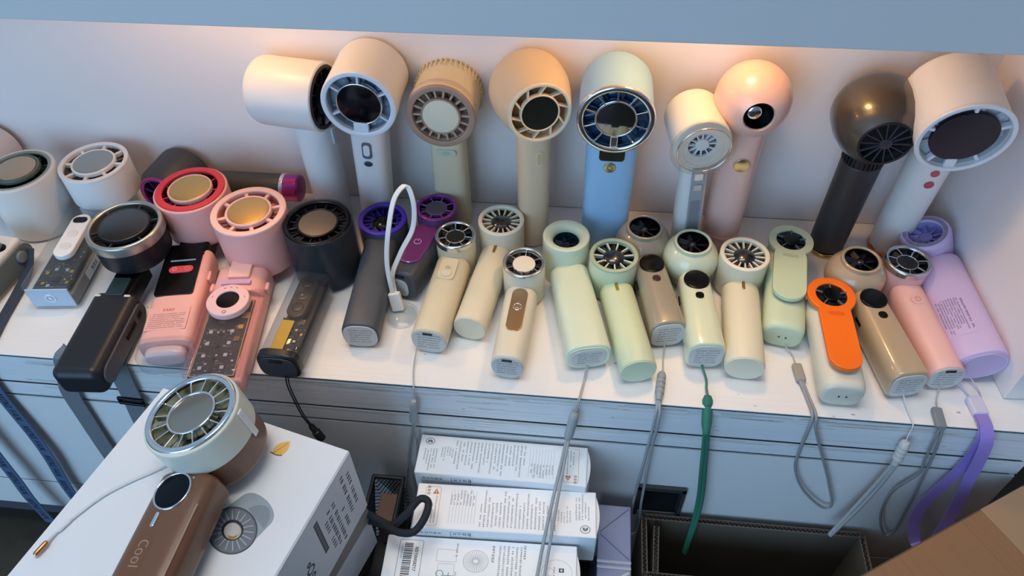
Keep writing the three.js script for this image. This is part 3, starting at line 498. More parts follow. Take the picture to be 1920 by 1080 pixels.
{ // 4 pink body, red ring
  const pk = M('#eeb0a6', .42), [g, L] = lying('folding_fan', 'pink folding fan with a red grille and glossy black control panel', [-.3575, .2555], [-.3915, .086]), body = L - .042;
  mesh('body', grip(.047, .030, .012, body, { e: 4.2, zc: .0155, r: .001, rt: .006 }), pk, g);
  mesh('clear_end', grip(.0475, .0305, -.004, .017, { e: 4.2, zc: .0156, r: .005, rt: .0005 }), clear('#f2f4f6', { roughness: .1 }), g); mesh('end_core', grip(.036, .02, .002, .013, { e: 3, zc: .0156, r: .004 }), M('#e6c2bc', .45), g);
  mesh('control_panel', plate(.036, .068, .0014, .003), black, g, -.002, body - .030, .0302); mesh('panel_line', rbox(.024, .0018, .0008, .0003), M('#9fc6d8', .2, { metalness: .6 }), g, -.001, body - .019, .0319);
  const rb = mesh('red_button', plate(.023, .0088, .0014, .0043), M('#d04a50', .35), g, -.0005, body - .0315, .0314); powerMark(rb, .0022, .0017, M('#f0a8a8')); rb.children.forEach(c => c.position.x += .006); mesh('fan_mark', new THREE.TorusGeometry(.002, .0004, 5, 20), M('#f0a8a8'), rb, -.006, 0, .0016);
  const pr = tex(512, 256, (x, w, h) => { x.fillStyle = '#eeb0a6'; x.fillRect(0, 0, w, h); textLine(x, 170, 14, 150, 34, '#c2402f'); for (let i = 0; i < 8; i++) textLine(x, 20 + rnd() * 12, 70 + i * 22, 380 + rnd() * 70, 13, '#6b4b48'); });
  mesh('printed_text', plate(.037, .027, .0003, .001, 0), M('#ffffff', .45, { map: pr }), g, -.001, .0385, .0303);
  mesh('hinge_block', rbox(.03, .05, .022, .003).translate(.003, body + .012, .019), black, g);
  mesh('side_clip', rbox(.003, .012, .008, .0012), pk, g, .0242, body - .035, .021);
  head(g, { x: .006, y: L, z0: .022, zf: .07, r: .0358, rin: .0285, cd: .012, mat: pk, n: 9, hub: .0195, sa: .0195, sw: .0014, sh: .004, sd: .004, spokeMat: M('#c24450', .35), hubMat: goldDisc, hz: -.002, hubRing: .002, hubRingMat: M('#e8b9b0', .4), cavMat: M('#5a1626', .45), bladeMat: M('#43101c', .4), ring: [.0268, .0338, .0022], ringMat: M('#d23040', .32) });
}
{ // 5 pink, circuit board and dial
  const pk = M('#eeb0a8', .42), [g, L] = lying('folding_fan', 'pink folding fan with a round dial over an exposed circuit board', [-.3045, .276], [-.3255, .114]), body = L - .03;
  mesh('body', grip(.05, .022, 0, body, { e: 5, zc: .0115, r: .002, rt: .004 }), pk, g);
  mesh('circuit_board', norm(box(.040, .088, .0014), .040, .088).translate(-.001, .047, .0232), M('#ffffff', .4, { map: pcbGold }), g);
  const sp = []; for (let i = 0; i < 4; i++) sp.push([-.0125, .012 + i * .0135, 0], [.0065, .0125 + i * .0135, 0], [-.003, .009 + i * .0135, 2, .8]); sp.push([-.005, .067, 3, 2], [.0125, .044, 3, 1.6], [.013, .058, 1, 1.4], [.0145, .072, 1, 2]);
  chips(g, sp, .0245);
  mesh('clear_cover', rbox(.0495, .1, .008, .003).translate(0, .051, .0262), clear('#fbeff0'), g);
  mesh('shoulder', grip(.0495, .031, body - .036, body, { e: 3, zc: .016, r: .002, rt: .006 }), pk, g);
  mesh('hinge_tongue', rbox(.021, .055, .006, .0015).translate(.001, body + .006, .0318), M('#f2bcb0', .4), g); mesh('hinge_slot', rbox(.028, .005, .003, .001).translate(0, body - .027, .032), M('#cfa7cf', .35), g);
  const d = mesh('dial', lathe([[.0105, 0], [.0195, 0], ...arc(.018, .0045, .0015, 0, 90, 4), [.0105, .006], [.0105, 0]], 52), M('#eec0bd', .42), g, -.001, body - .052, .0302); mesh('dial_display', disc(.0104, .004), black, d, 0, 0, .001);
  mesh('dial_mark', new THREE.TorusGeometry(.0016, .0003, 5, 16), M('#7a3a3a'), d, 0, -.015, .006); for (const a of [.2, 1.2, 1.57, 1.95, 2.9]) mesh('dial_tick', box(.0022, .0005, .0003).rotateZ(a + Math.PI / 2), M('#a05a58'), d, Math.cos(a) * .0152, Math.sin(a) * .0152, .0061);
  mesh('side_knob', rbox(.004, .01, .008, .0018), pk, g, .0262, body - .024, .02); mesh('side_knob', rbox(.004, .01, .008, .0018), pk, g, -.0262, body - .024, .02);
  head(g, { x: .010, y: L, z0: .012, zf: .07, r: .0355, rin: .0298, cd: .011, mat: pk, n: 8, hub: .0195, sa: .0205, sw: .004, sh: .005, sd: .003, spokeMat: M('#f0bdb4', .42), hubMat: goldDisc, hz: -.002, hubRing: .0026, hubRingMat: M('#f0bdb4', .42), cavMat: M('#c98e8a', .5), bladeMat: M('#b67b78', .5), ring: [.0292, .0357, .0026], ringMat: M('#f2c2b8', .42), phase: .3 });
}
{ // 6 smoky clear black
  const [g, L] = lying('folding_fan', 'clear bodied black folding fan with a painted yellow lamp glint over its circuit parts', [-.2545, .2475], [-.2505, .117]), body = L - .028;
  mesh('clear_case', grip(.037, .03, .004, body, { e: 3.6, zc: .0158, r: .001, rt: .006 }), clear('#dfe3e8', { roughness: .05 }), g);
  mesh('end_cap', grip(.0385, .0315, -.005, .004, { e: 3.4, zc: .016, r: .003, rt: .0006 }), M('#15171e', .4), g); mesh('end_plate', endPlate(.033, .026, 3.4), M('#39424e', .45), g, 0, -.0051, .016); mesh('charging_port', rbox(.012, .0016, .0034, .0007), black, g, 0, -.006, .0255);
  mesh('battery', rbox(.030, body - .012, .013, .005).translate(.001, body / 2, .010), M('#2a2c33', .35), g);
  mesh('circuit_board', norm(box(.0265, .042, .0012), .0265, .042).translate(0, .028, .0185), M('#ffffff', .5, { map: pcb }), g);
  mesh('painted_lamp_glint', rbox(.0115, .036, .0008, .0003).translate(-.0062, .0265, .0212), M('#e2b72c', .35, { metalness: .3 }), g);  // lamp reflection in the clear case, painted as a yellow strip
  chips(g, [[.007, .044, 3, 1.4], [.004, .035, 0, .7], [.01, .03, 1, .7], [.006, .022, 0, .8], [.01, .015, 2, 1.2], [.004, .012, 1, .6]], .0195);
  const st = mesh('button_strip', plate(.0185, .052, .004, .009, .001), M('#1d1e22', .32), g, -.002, body - .030, .0205); for (const y of [.016, 0, -.014]) mesh('strip_button', disc(.0058, .0012), M('#131418', .3), st, 0, y, .0038); mesh('button_mark', disc(.0012, .0006), M('#8c9094'), st, 0, 0, .005);
  const h = head(g, { x: .003, y: L, z0: .003, zf: .066, r: .0318, rin: .0282, cd: .01, eb: .004, mat: M('#0b0c10', .3), n: 16, hub: .0182, sa: .02, sw: .0012, sh: .003, sd: .004, spokeMat: M('#1c1d22', .3), hubMat: M('#6d6257', .42, { metalness: .5 }), hz: .0005, hubRing: .0022, hubRingMat: black, ring: [.0278, .0315, .002, -.0006], ringMat: black });
  mesh('clear_sleeve', lathe([[.0322, .003], [.0336, .003], ...arc(.0326, .066, .001, 0, 90, 3), [.0322, .066], [.0322, .003]]), clear('#c9ced6', { specularIntensity: .35 }), h);
}
{ // dark dryer shaped fan lying along the back panel
  const dk = M('#3c3c3d', .5), mag = M('#b02f86', .22, { metalness: .6, clearcoat: .5 }), g = thing('hair_dryer_fan', 'dark grey fan lying along the back panel with magenta grille and tail', 'fan');
  g.position.set(-.439, .0305, .0315); g.rotation.set(0, 0, 0);
  const h = new THREE.Group(); h.name = 'head'; g.add(h);
  mesh('barrel', lathe([[0, -.030], ...arc(.021, -.0215, .0085, -90, 0, 6), [.0295, .014], [.0255, .022], [.0225, .023], [.0225, .012], [0, .012]]), dk, h); h.rotation.y = -.15;
  mesh('cavity_liner', disc(.0223, .001).translate(0, 0, .0122), M('#2b0c26', .4), h); mesh('front_ring', ringGeo(.0205, .0252, .004).translate(0, 0, .0205), mag, h); spokes(h, 9, .009, .0212, .0011, .003, .021, M('#5f2a5c', .35)); mesh('hub_disc', disc(.0095, .004).translate(0, 0, .0185), mag, h);
  mesh('grip', grip(.029, .029, .015, .122, { e: 2, r: .001, rt: .001 }).rotateZ(-Math.PI / 2), dk, g, 0, 0, -.0035);
  mesh('tail_cap', grip(.0296, .0296, .122, .141, { e: 2, r: .001, rt: .003 }).rotateZ(-Math.PI / 2), mag, g, 0, 0, -.0035);
  mesh('tail_band', ringGeo(.0135, .0153, .004).rotateY(Math.PI / 2), chrome, g, .121, 0, -.0035);
}
{ // pale sliver at the very left
  const g = standing('handheld_fan', 'pale pinkish fan head just cut by the left edge, behind the white folding fan', -.650, .030, 0, 0, 0), b = M('#e2d4d4', .42);
  mesh('grip', grip(.03, .026, 0, .035, { w1: .034 }), b, g);
  head(g, { y: .050, z0: -.027, zf: .012, r: .030, rin: .025, cd: .01, eb: .006, mat: b, n: 8, hub: .012, sw: .0015, spokeMat: M('#4a3550', .4), hubMat: M('#3c2f45', .4), cavMat: M('#2f2338', .5), bladeMat: M('#2f2338', .5), ring: [.0248, .0302, .002], ringMat: b });
}

// ---------- straps and cords ----------
function pillAt(name, p0, p1, prof, mat, parent, seg = 28) { // lathed bead between two points; prof in [radius, fraction]
  const a = V(...p0), d = V(...p1).sub(a), L = d.length(), m = mesh(name, lathe(prof.map(([r, f]) => [r, f * L]), seg), mat, parent, a.x, a.y, a.z);
  m.quaternion.setFromUnitVectors(V(0, 0, 1), d.normalize()); return m;
}
const capsule = r => [[0, 0], [r * .55, .02], [r * .9, .08], [r, .18], [r, .82], [r * .9, .93], [r * .6, .99], [0, 1]];
const ribbed = r => { const o = [[0, 0], [r * .7, .03], [r, .14], [r * .98, .24], [r * .78, .27]]; for (let i = 0; i < 3; i++) { const f = .29 + i * .17; o.push([r * .78, f], [r, f + .02], [r, f + .12], [r * .78, f + .14]); } o.push([r * .7, .9], [r * .62, 1], [0, 1]); return o; };
const twist = (pts, r, gap) => mergeGeometries([tube(pts.map(([x, y, z]) => [x - gap, y, z]), r, 30, 6), tube(pts.map(([x, y, z]) => [x + gap, y, z]), r, 30, 6)]);
const greyCord = M('#a0a5a6', .6), paleCord = M('#b9b8b2', .55), greenCord = M('#34775f', .55);
{ const g = thing('wrist_strap', 'grey wrist strap with a long smooth bead hanging from the cream silver collared fan', 'strap');
  mesh('thread', tube([[-.140, .006, .2125], [-.1395, .002, .232], [-.1355, .0012, .2525], [-.136, -.011, .2535], [-.1362, -.016, .257]], .0006, 50, 6), paleCord, g);
  pillAt('bead', [-.136, -.012, .257], [-.1405, -.046, .258], capsule(.0037), greyCord, g);
  mesh('loop', tube([[-.1395, -.043, .258], [-.147, -.08, .257], [-.155, -.125, .257], [-.163, -.19, .257], [-.157, -.203, .257], [-.151, -.19, .257], [-.145, -.12, .257], [-.1405, -.08, .2575], [-.1395, -.044, .259]], .0013, 90, 6), greyCord, g); }
{ const g = thing('wrist_strap', 'grey wrist strap with a tube bead crossing over the white printed boxes', 'strap');
  mesh('thread', twist([[.0155, .006, .2172], [.0125, .002, .236], [.0095, .0015, .2525], [.0075, -.008, .256], [.0065, -.013, .257]], .0005, .0007), paleCord, g);
  pillAt('bead', [.0068, -.012, .257], [.0022, -.046, .263], capsule(.0042), greyCord, g);
  mesh('loop', tube([[.0014, -.044, .264], [-.0035, -.058, .290], [-.0105, -.074, .330], [-.0155, -.092, .362], [-.0175, -.094, .395], [-.0135, -.093, .396], [-.0095, -.091, .362], [-.0055, -.073, .330], [-.0005, -.057, .290], [.0032, -.044, .264]], .0015, 90, 6), greyCord, g); }
{ const g = thing('wrist_strap', 'grey wrist strap with a ribbed bead hanging from the taupe ball headed fan', 'strap');
  mesh('thread', tube([[.0842, .007, .1862], [.083, .0025, .199], [.082, .004, .215], [.081, .0055, .220]], .0006, 30, 6), paleCord, g);
  pillAt('bead', [.081, .0055, .219], [.0768, .0058, .250], ribbed(.0040), M('#9aa0a3', .5), g);
  mesh('loop', tube([[.0762, .0056, .249], [.0755, .0005, .2575], [.0745, -.078, .2575], [.0725, -.182, .259], [.0755, -.229, .261], [.0805, -.226, .261], [.080, -.157, .259], [.0785, -.068, .2575], [.0783, .001, .258], [.0775, .0056, .249]], .0014, 100, 6), greyCord, g); }
{ const g = thing('wrist_strap', 'dark green wrist strap hanging in front of the dark open carton', 'strap');
  mesh('thread', twist([[.116, .006, .2085], [.1195, .0025, .222], [.1185, .005, .233], [.119, .0058, .241]], .0005, .0006), greenCord, g);
  pillAt('bead', [.119, .006, .240], [.1205, -.021, .2615], [[0, 0], [.003, .03], [.0045, .14], [.0045, .24], [.0039, .27], [.0044, .31], [.0044, .74], [.0034, .92], [.0028, 1], [0, 1]], greenCord, g);
  mesh('loop', mergeGeometries([tube([[.1195, -.018, .260], [.1265, -.077, .259], [.1345, -.156, .261], [.1318, -.229, .276]], .0021, 60, 8), tube([[.1215, -.018, .260], [.1295, -.077, .259], [.1375, -.156, .262], [.1332, -.230, .2765]], .0021, 60, 8)]), greenCord, g); }
{ const g = thing('wrist_strap', 'grey wrist strap with a flat clip hanging from the pale green oblong fan', 'strap');
  mesh('thread', tube([[.192, .006, .180], [.198, .002, .186], [.1995, .0035, .199]], .0006, 24, 6), paleCord, g);
  const c = mesh('clip', rbox(.0085, .005, .019, .0018), M('#9b958c', .45), g, .2005, .0035, .2075); c.rotation.y = .1;
  mesh('loop', tube([[.2, .0035, .216], [.2035, .0022, .232], [.2055, .0022, .2505], [.2055, -.010, .2545], [.207, -.045, .2545], [.211, -.078, .2545], [.229, -.117, .255], [.2565, -.146, .2555], [.2605, -.143, .2555], [.247, -.10, .2548], [.2225, -.04, .2545], [.210, -.008, .2545], [.2085, .0022, .2505], [.2055, .0022, .232], [.2022, .0035, .216]], .0014, 130, 6), M('#949799', .55), g); }
{ const g = thing('wrist_strap', 'pale grey silicone wrist strap with a ribbed bead below the long beige ball headed fan', 'strap');
  mesh('thread', tube([[.284, .006, .2245], [.2855, .002, .236], [.287, .0012, .2515], [.2865, -.008, .2545], [.286, -.017, .257]], .0006, 40, 6), M('#d4d6d6', .5), g);
  pillAt('bead', [.2862, -.016, .257], [.2855, -.044, .2625], ribbed(.0044), M('#c4c5c0', .5), g);
  mesh('loop', mergeGeometries([tube([[.2850, -.042, .262], [.2815, -.088, .262], [.2748, -.128, .265], [.2655, -.171, .270]], .0019, 50, 8), tube([[.2865, -.042, .263], [.2845, -.088, .263], [.2775, -.128, .266], [.2665, -.172, .2705]], .0019, 50, 8)]), M('#a9aca9', .5), g); }
{ const g = thing('wrist_strap', 'grey wrist strap with a flat clip hanging from the pink silver collared fan', 'strap');
  mesh('thread', tube([[.3165, .006, .2135], [.3125, .002, .225], [.3095, .004, .236]], .0006, 24, 6), paleCord, g);
  const c = mesh('clip', rbox(.0085, .005, .02, .0018), M('#7d8488', .45), g, .3085, .0035, .2445); c.rotation.y = -.05;
  mesh('loop', tube([[.3078, .0035, .2535], [.308, -.012, .2555], [.313, -.045, .2548], [.3165, -.068, .2548], [.306, -.103, .2548], [.3105, -.151, .2552], [.329, -.191, .2555], [.3325, -.186, .2558], [.329, -.14, .2555], [.3195, -.058, .2558], [.3115, -.012, .2565], [.3095, .0035, .2535]], .0013, 130, 6), M('#888c8f', .55), g); }
{ const g = thing('ribbon_strap', 'shiny purple ribbon wrist strap with a pale clip hanging from the lilac fan', 'strap');
  mesh('thread', mergeGeometries([tube([[.332, .006, .2025], [.3385, .002, .212], [.342, .003, .222]], .0006, 20, 6), tube([[.3455, .006, .201], [.3515, .0018, .216], [.3475, .003, .224]], .0006, 20, 6)]), M('#cfc6dc', .5), g);
  const c = mesh('clip', rbox(.0125, .006, .018, .002), M('#d3cbe0', .4), g, .3432, .0038, .2295); c.rotation.y = .1;
  mesh('ribbon', band([[.3435, .0035, .238], [.3438, .0028, .2495], [.344, -.004, .2555], [.3465, -.05, .2555], [.340, -.09, .258], [.3365, -.125, .260], [.342, -.158, .264], [.350, -.176, .270], [.356, -.172, .2745], [.3595, -.150, .272], [.360, -.114, .266], [.354, -.06, .262], [.3455, -.004, .2585], [.3445, .0042, .2495], [.3438, .0047, .238]], .0105, .0007, [1, 0, .1], [1, 0, .05], 140), M('#9480cc', .35, { sheen: .5, sheenColor: new THREE.Color('#b9a6ef') }), g); }
{ const g = thing('wrist_strap', 'thin black cord with a black bead hanging from the clear bodied black fan', 'strap');
  mesh('cord', twist([[-.2490, .006, .2535], [-.2490, -.002, .2565], [-.2485, -.03, .2565], [-.2455, -.052, .258], [-.241, -.066, .259]], .0007, .0011), blackMatte, g);
  pillAt('bead', [-.2415, -.065, .259], [-.233, -.084, .262], [[0, 0], [.0025, .02], [.003, .1], [.003, .4], [.0042, .45], [.0042, .95], [.003, 1], [0, 1]], blackMatte, g); }
const webbing = tex(64, 64, (x, w, h) => { x.fillStyle = '#a3a5a8'; x.fillRect(0, 0, w, h); for (let i = 0; i < 64; i += 4) { x.fillStyle = i % 8 ? 'rgba(40,42,46,.12)' : 'rgba(200,202,206,.10)'; x.fillRect(0, i, w, 2); } });
const greyWeb = M('#b9bcbf', .6, { map: webbing });
{ const g = thing('webbing_strap', 'slate grey webbing strap hanging down behind the matte black folding fan', 'strap');
  mesh('webbing', band([[-.452, .012, .248], [-.458, .006, .2535], [-.4665, -.02, .2545], [-.477, -.045, .2545], [-.483, -.097, .2545], [-.487, -.158, .2555], [-.489, -.2, .256]], .0185, .0012, [1, .12, 0], [1, .15, 0]), greyWeb, g); }
{ const g = thing('webbing_strap', 'slate grey webbing strap with a black slide buckle between the black and pink folding fans', 'strap');
  mesh('webbing', band([[-.411, .004, .236], [-.4105, .002, .2515], [-.411, -.012, .2545], [-.4155, -.049, .2545], [-.4205, -.087, .2555], [-.423, -.12, .256]], .0195, .0012, [1, .08, 0], [1, .1, 0]), greyWeb, g);
  const b = mesh('buckle', mergeGeometries([rbox(.026, .0035, .004, .0012), rbox(.026, .0028, .003, .001).translate(0, .007, 0), rbox(.003, .0095, .003, .001).translate(-.0118, .0035, 0), rbox(.003, .0095, .003, .001).translate(.0118, .0035, 0)]), black, g, -.4165, -.056, .2562); b.rotation.z = -.06; }
const miniFan = tex(128, 1024, (x, w, h) => { x.fillStyle = '#52698a'; x.fillRect(0, 0, w, h); for (let i = 0; i < h; i += 5) { x.fillStyle = 'rgba(15,25,42,.25)'; x.fillRect(0, i, w, 2); }
  x.fillStyle = '#0b111c'; x.font = 'bold 92px sans-serif'; x.textAlign = 'center'; x.textBaseline = 'middle'; for (const y of [256, 768]) { x.save(); x.translate(w / 2, y); x.rotate(-Math.PI / 2); x.fillText('MINI FAN', 0, 4); x.restore(); } });
miniFan.repeat.set(-1, .139); miniFan.offset.set(0, 0);
const navyWeb = M('#ffffff', .6, { map: miniFan });
tag(mesh('lettered_ribbon', band([[-.556, -.0, .2525], [-.556, -.034, .2535], [-.558, -.067, .2545], [-.559, -.139, .257], [-.561, -.177, .259], [-.572, -.244, .260], [-.575, -.30, .262]], .0155, .0010, [1, .1, .1], [1, .12, .1], 80), navyWeb, scene), 'navy ribbon lettered MINI FAN hanging on the cabinet front, nearer the cabinet middle', 'ribbon', 'navy lettered ribbons at the left');
tag(mesh('lettered_ribbon', band([[-.596, -.02, .258], [-.602, -.07, .260], [-.610, -.13, .264], [-.614, -.174, .266], [-.6165, -.216, .268], [-.621, -.261, .270], [-.622, -.32, .272]], .0165, .0010, [1, .1, .1], [1, .12, .1], 80), navyWeb, scene), 'navy ribbon lettered MINI FAN hanging lowest at the left edge', 'ribbon', 'navy lettered ribbons at the left');
tag(mesh('strap_end', band([[-.5545, .020, .132], [-.553, .006, .15], [-.5505, .0025, .174], [-.546, .0018, .209], [-.540, .0018, .242]], .011, .0011, [1, 0, .1]), M('#38414f', .6), scene), 'dark grey strap lying on the cabinet top between the white folding fans', 'strap');
{ const g = thing('cable_strap', 'white strap standing in a tall loop over the violet fan, held in a white clip', 'strap'), wm = M('#eceae6', .42);
  mesh('strap', band([[-.1715, .012, .1605], [-.1745, .05, .152], [-.169, .09, .144], [-.1615, .117, .131], [-.153, .1235, .1255], [-.1475, .112, .130], [-.150, .082, .134], [-.163, .056, .1405], [-.1725, .032, .1495], [-.1695, .012, .1585]], .0042, .0016, [1, .1, .3], [1, .1, .3], 110), wm, g);
  const c = mesh('clip', rbox(.0115, .019, .006, .0012), wm, g, -.169, .0105, .162); c.rotation.set(-.35, 0, .22); 
  mesh('clear_disc', lathe([[0, 0], [.0165, 0], [.0165, .0006], ...arc(0, -.03, .0345, 62, 90, 6).map(([r, z]) => [r, z - .0015]), [0, .003]]).rotateX(-Math.PI / 2), clear('#eef2f5', { roughness: .12 }), g, -.163, .0002, .1705); }

// ---------- the carton in front and the brown fan on it ----------
const cartonWhite = M('#e2e2e2', .5), ink = '#2b3138';
const CA = -14.52 * Math.PI / 180, cu = [-.9681, -.2507], cv = [-.2507, .9681], CO = [-.1664, .3354];
const onCarton = (u, v) => [CO[0] + cu[0] * u + cv[0] * v, CO[1] + cu[1] * u + cv[1] * v];
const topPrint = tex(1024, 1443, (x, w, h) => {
  x.fillStyle = '#e9e9ea'; x.fillRect(0, 0, w, h);
  const S = w / .1774, X = u => w - u * S, Y = v => v * S;
  // printed picture of a grey fan head
  x.save(); x.translate(X(.0475), Y(.0865)); x.rotate(.36);
  x.fillStyle = '#9aa6ad'; x.beginPath(); x.moveTo(-112, 0); x.lineTo(-100, -125); x.quadraticCurveTo(-90, -172, 0, -176); x.quadraticCurveTo(88, -172, 100, -125); x.lineTo(112, 0); x.closePath(); x.fill();
  x.fillStyle = '#858f97'; x.beginPath(); x.moveTo(-30, -100); x.quadraticCurveTo(-20, -150, 30, -160); x.quadraticCurveTo(84, -150, 96, -90); x.closePath(); x.fill();
  x.fillStyle = '#6f7680'; x.beginPath(); x.ellipse(0, 0, 114, 92, 0, 0, 7); x.fill(); x.strokeStyle = '#454b55'; x.lineWidth = 7; x.stroke();
  x.strokeStyle = '#b3b9c0'; x.lineWidth = 4; for (let i = 0; i < 18; i++) { const a = i / 18 * 6.283; x.beginPath(); x.moveTo(Math.cos(a) * 52, Math.sin(a) * 42); x.lineTo(Math.cos(a) * 100, Math.sin(a) * 80); x.stroke(); }
  x.fillStyle = '#1c2026'; x.beginPath(); x.ellipse(0, 0, 52, 42, 0, 0, 7); x.fill(); x.fillStyle = '#bcb6ae'; x.beginPath(); x.ellipse(4, 2, 42, 33, 0, 0, 7); x.fill(); x.fillStyle = '#a87a4a'; x.beginPath(); x.ellipse(20, 12, 18, 20, .6, 0, 7); x.fill(); x.fillStyle = '#c6c2bc'; x.beginPath(); x.ellipse(-2, -2, 34, 27, 0, 0, 7); x.fill();
  x.restore();
  x.fillStyle = '#aab3b9'; x.beginPath(); x.moveTo(X(.075), Y(.10)); x.lineTo(X(.062), Y(.098)); x.lineTo(X(.085), Y(.25)); x.lineTo(X(.112), Y(.25)); x.closePath(); x.fill();
  // small gold blob with dark strokes
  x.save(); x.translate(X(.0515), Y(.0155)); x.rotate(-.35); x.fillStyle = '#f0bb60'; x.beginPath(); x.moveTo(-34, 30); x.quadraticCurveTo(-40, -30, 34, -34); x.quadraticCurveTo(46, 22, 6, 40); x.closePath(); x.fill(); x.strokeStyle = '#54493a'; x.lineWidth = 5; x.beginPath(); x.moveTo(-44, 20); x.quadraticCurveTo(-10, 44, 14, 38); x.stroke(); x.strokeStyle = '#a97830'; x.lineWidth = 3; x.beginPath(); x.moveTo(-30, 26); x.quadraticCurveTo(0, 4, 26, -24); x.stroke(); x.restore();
});
const sidePrint = tex(1024, 369, (x, w, h) => {
  x.fillStyle = '#dcdee2'; x.fillRect(0, 0, w, h); const S = w / .25; x.save();
  const col = (v, y, len, s, c) => { x.save(); x.translate(v * S, y * S); x.rotate(Math.PI / 2); x.font = `bold ${s}px sans-serif`; for (let i = 0; i * s * .68 < len; i++) if (rnd() < .85) { x.fillStyle = c; x.fillRect(i * s * .68, rnd() * 2, s * (.25 + .25 * rnd()), s * .62); if (rnd() < .5) x.clearRect(i * s * .68 + 2, s * .2, s * .12, s * .2); } x.restore(); };
  for (const [v, y, l] of [[.012, .012, 230], [.020, .010, 240], [.029, .045, 120], [.037, .022, 250], [.044, .022, 230], [.050, .030, 220]]) col(v, y, l, 27, '#3b434d');
  x.restore(); x.fillStyle = '#22282f'; x.fillRect(.0545 * S, .012 * S, 22, 200); x.fillStyle = '#59616b'; for (let i = 0; i < 9; i++) x.fillRect(.0545 * S + 5, .012 * S + 12 + i * 20, 12, 12);
  x.strokeStyle = '#23282e'; x.lineWidth = 7; x.beginPath(); x.arc(.078 * S, .05 * S, 17, 0, 7); x.stroke(); x.beginPath(); x.arc(.078 * S, .06 * S, 9, 0, 7); x.stroke(); x.beginPath(); x.moveTo(.074 * S, .072 * S); x.lineTo(.082 * S, .078 * S); x.stroke(); x.beginPath(); x.arc(.078 * S, .042 * S, 7, 0, 7); x.stroke();
});
{
  const c = onCarton(.0887, .125), g = thing('product_carton', 'large white product carton in front with a grey fan picture, under the brown fan', 'box');
  g.position.set(c[0], -.06, c[1]); g.rotation.y = -CA * -1;
  mesh('carton', rbox(.1768, .0894, .2494, .0012), cartonWhite, g, 0, .045, 0);
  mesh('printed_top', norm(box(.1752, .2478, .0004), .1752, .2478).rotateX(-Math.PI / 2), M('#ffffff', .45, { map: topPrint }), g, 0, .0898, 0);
  mesh('printed_side', norm(box(.2478, .0876, .0004), .2478, .0876).rotateY(Math.PI / 2).rotateX(0), M('#ffffff', .45, { map: sidePrint }), g, .0885, .045, 0);
  sidePrint.repeat.x = -1; sidePrint.offset.x = 1;
  const g2 = thing('product_carton', 'white product carton lying directly beneath the large carton', 'box');
  g2.position.set(c[0] - .006, -.1305, c[1] - .004); g2.rotation.y = CA - .05;
  mesh('carton', rbox(.1768, .0695, .2494, .0012), M('#cfcfd0', .5), g2, 0, .035, 0);
  mesh('band', box(.1774, .02, .2498), M('#8b847c', .55), g2, 0, .058, 0);
  const g3 = thing('support_carton', 'plain brown carton at the bottom of the carton stack', 'box');
  g3.position.set(c[0] - .03, FY + .0005, c[1] + .01); g3.rotation.y = CA; mesh('carton', rbox(.11, .2485, .20, .0015), M('#8a6f52', .7), g3, 0, .1245, 0);
}
{ // brown fan
  const brown = M('#70492f', .35, { clearcoat: .35, clearcoatRoughness: .2 }), cream = M('#d9d6c4', .4), hd = [-.2585, .352], tail = [-.2665, .5215];
  const [g, L] = lying('handheld_fan', 'large brown and cream fan with a chrome grille lying on the white carton', tail, hd, .0345);
  g.rotateY(-.2);
  mesh('grip', grip(.046, .032, 0, L - .030, { e: 4, zc: .0165, r: .002, rt: .006 }), brown, g);
  mesh('pale_edge', rbox(.0012, .09, .0012, .0004), M('#a98a6c', .35), g, .0198, L - .10, .0305);  // lighter strip along the right facet edge of the grip
  const d = mesh('display', disc(.0148, .0016), navyGlass, g, -.003, L - .0475, .0318); d.scale.set(.86, .9, 1); mesh('display_ring', ringGeo(.0144, .0162, .0022), chrome, d, 0, 0, 0);
  mesh('slide_switch', plate(.0028, .011, .0016, .0012), chrome, g, -.0055, L - .069, .0322);
  for (const x of [-.0085, .0085]) mesh('vent_dot', disc(.0008, .0006, 12), chrome, g, x, L - .0365, .0322);
  const cool = tex(256, 128, (x, w, h) => { x.fillStyle = '#70492f'; x.fillRect(0, 0, w, h); x.fillStyle = '#9d8674'; x.font = '84px sans-serif'; x.textAlign = 'center'; x.fillText('Cool', w / 2, 92); });
  mesh('lettering', plate(.030, .015, .0003, .0005, 0).rotateZ(-Math.PI / 2), M('#ffffff', .4, { map: cool }), g, -.0055, L - .0925, .0322);
  const h = new THREE.Group(); h.name = 'head'; h.position.set(.0005, L + .002, 0); h.scale.set(.89, .89, .96); g.add(h);
  mesh('lower_shell', lathe([[0, .001], ...arc(.031, .009, .008, -90, 0, 6), [.0397, .030], [0, .030]]), brown, h);
  mesh('upper_shell', lathe([[.0395, .0302], [.0402, .0302], [.0405, .054], ...arc(.0389, .0566, .0016, 0, 90, 4), [.0362, .0582], [.0362, .046], [0, .046]]), cream, h);
  mesh('cavity_liner', lathe([[0, .0465], [.0361, .0465], [.0361, .057], [.0359, .057]]), M('#dedbc8', .3, { metalness: .85 }), h);
  mesh('impeller', impellerGeo(.034, 11, .0468, .45), M('#a9a58d', .2, { metalness: .9 }), h);
  mesh('front_ring', ringGeo(.0328, .0385, .0042).translate(0, 0, .0562), chrome, h);
  spokes(h, 16, .0195, .0345, .0013, .006, .0545, M('#dcdccc', .12, { metalness: .9 }), .1);
  mesh('hub_ring', ringGeo(.0188, .0208, .008).translate(0, 0, .0515), chrome, h);
  mesh('hub_disc', disc(.0189, .006).translate(0, 0, .0525), M('#a9a294', .22, { metalness: .85 }), h);
  mesh('side_slider', rbox(.0018, .006, .030, .0008).translate(.0407, .004, .040), M('#ece8e2', .25), h);
  mesh('side_rivet', disc(.0011, .001, 14).rotateY(Math.PI / 2), chrome, h, .0411, .004, .0505);
}
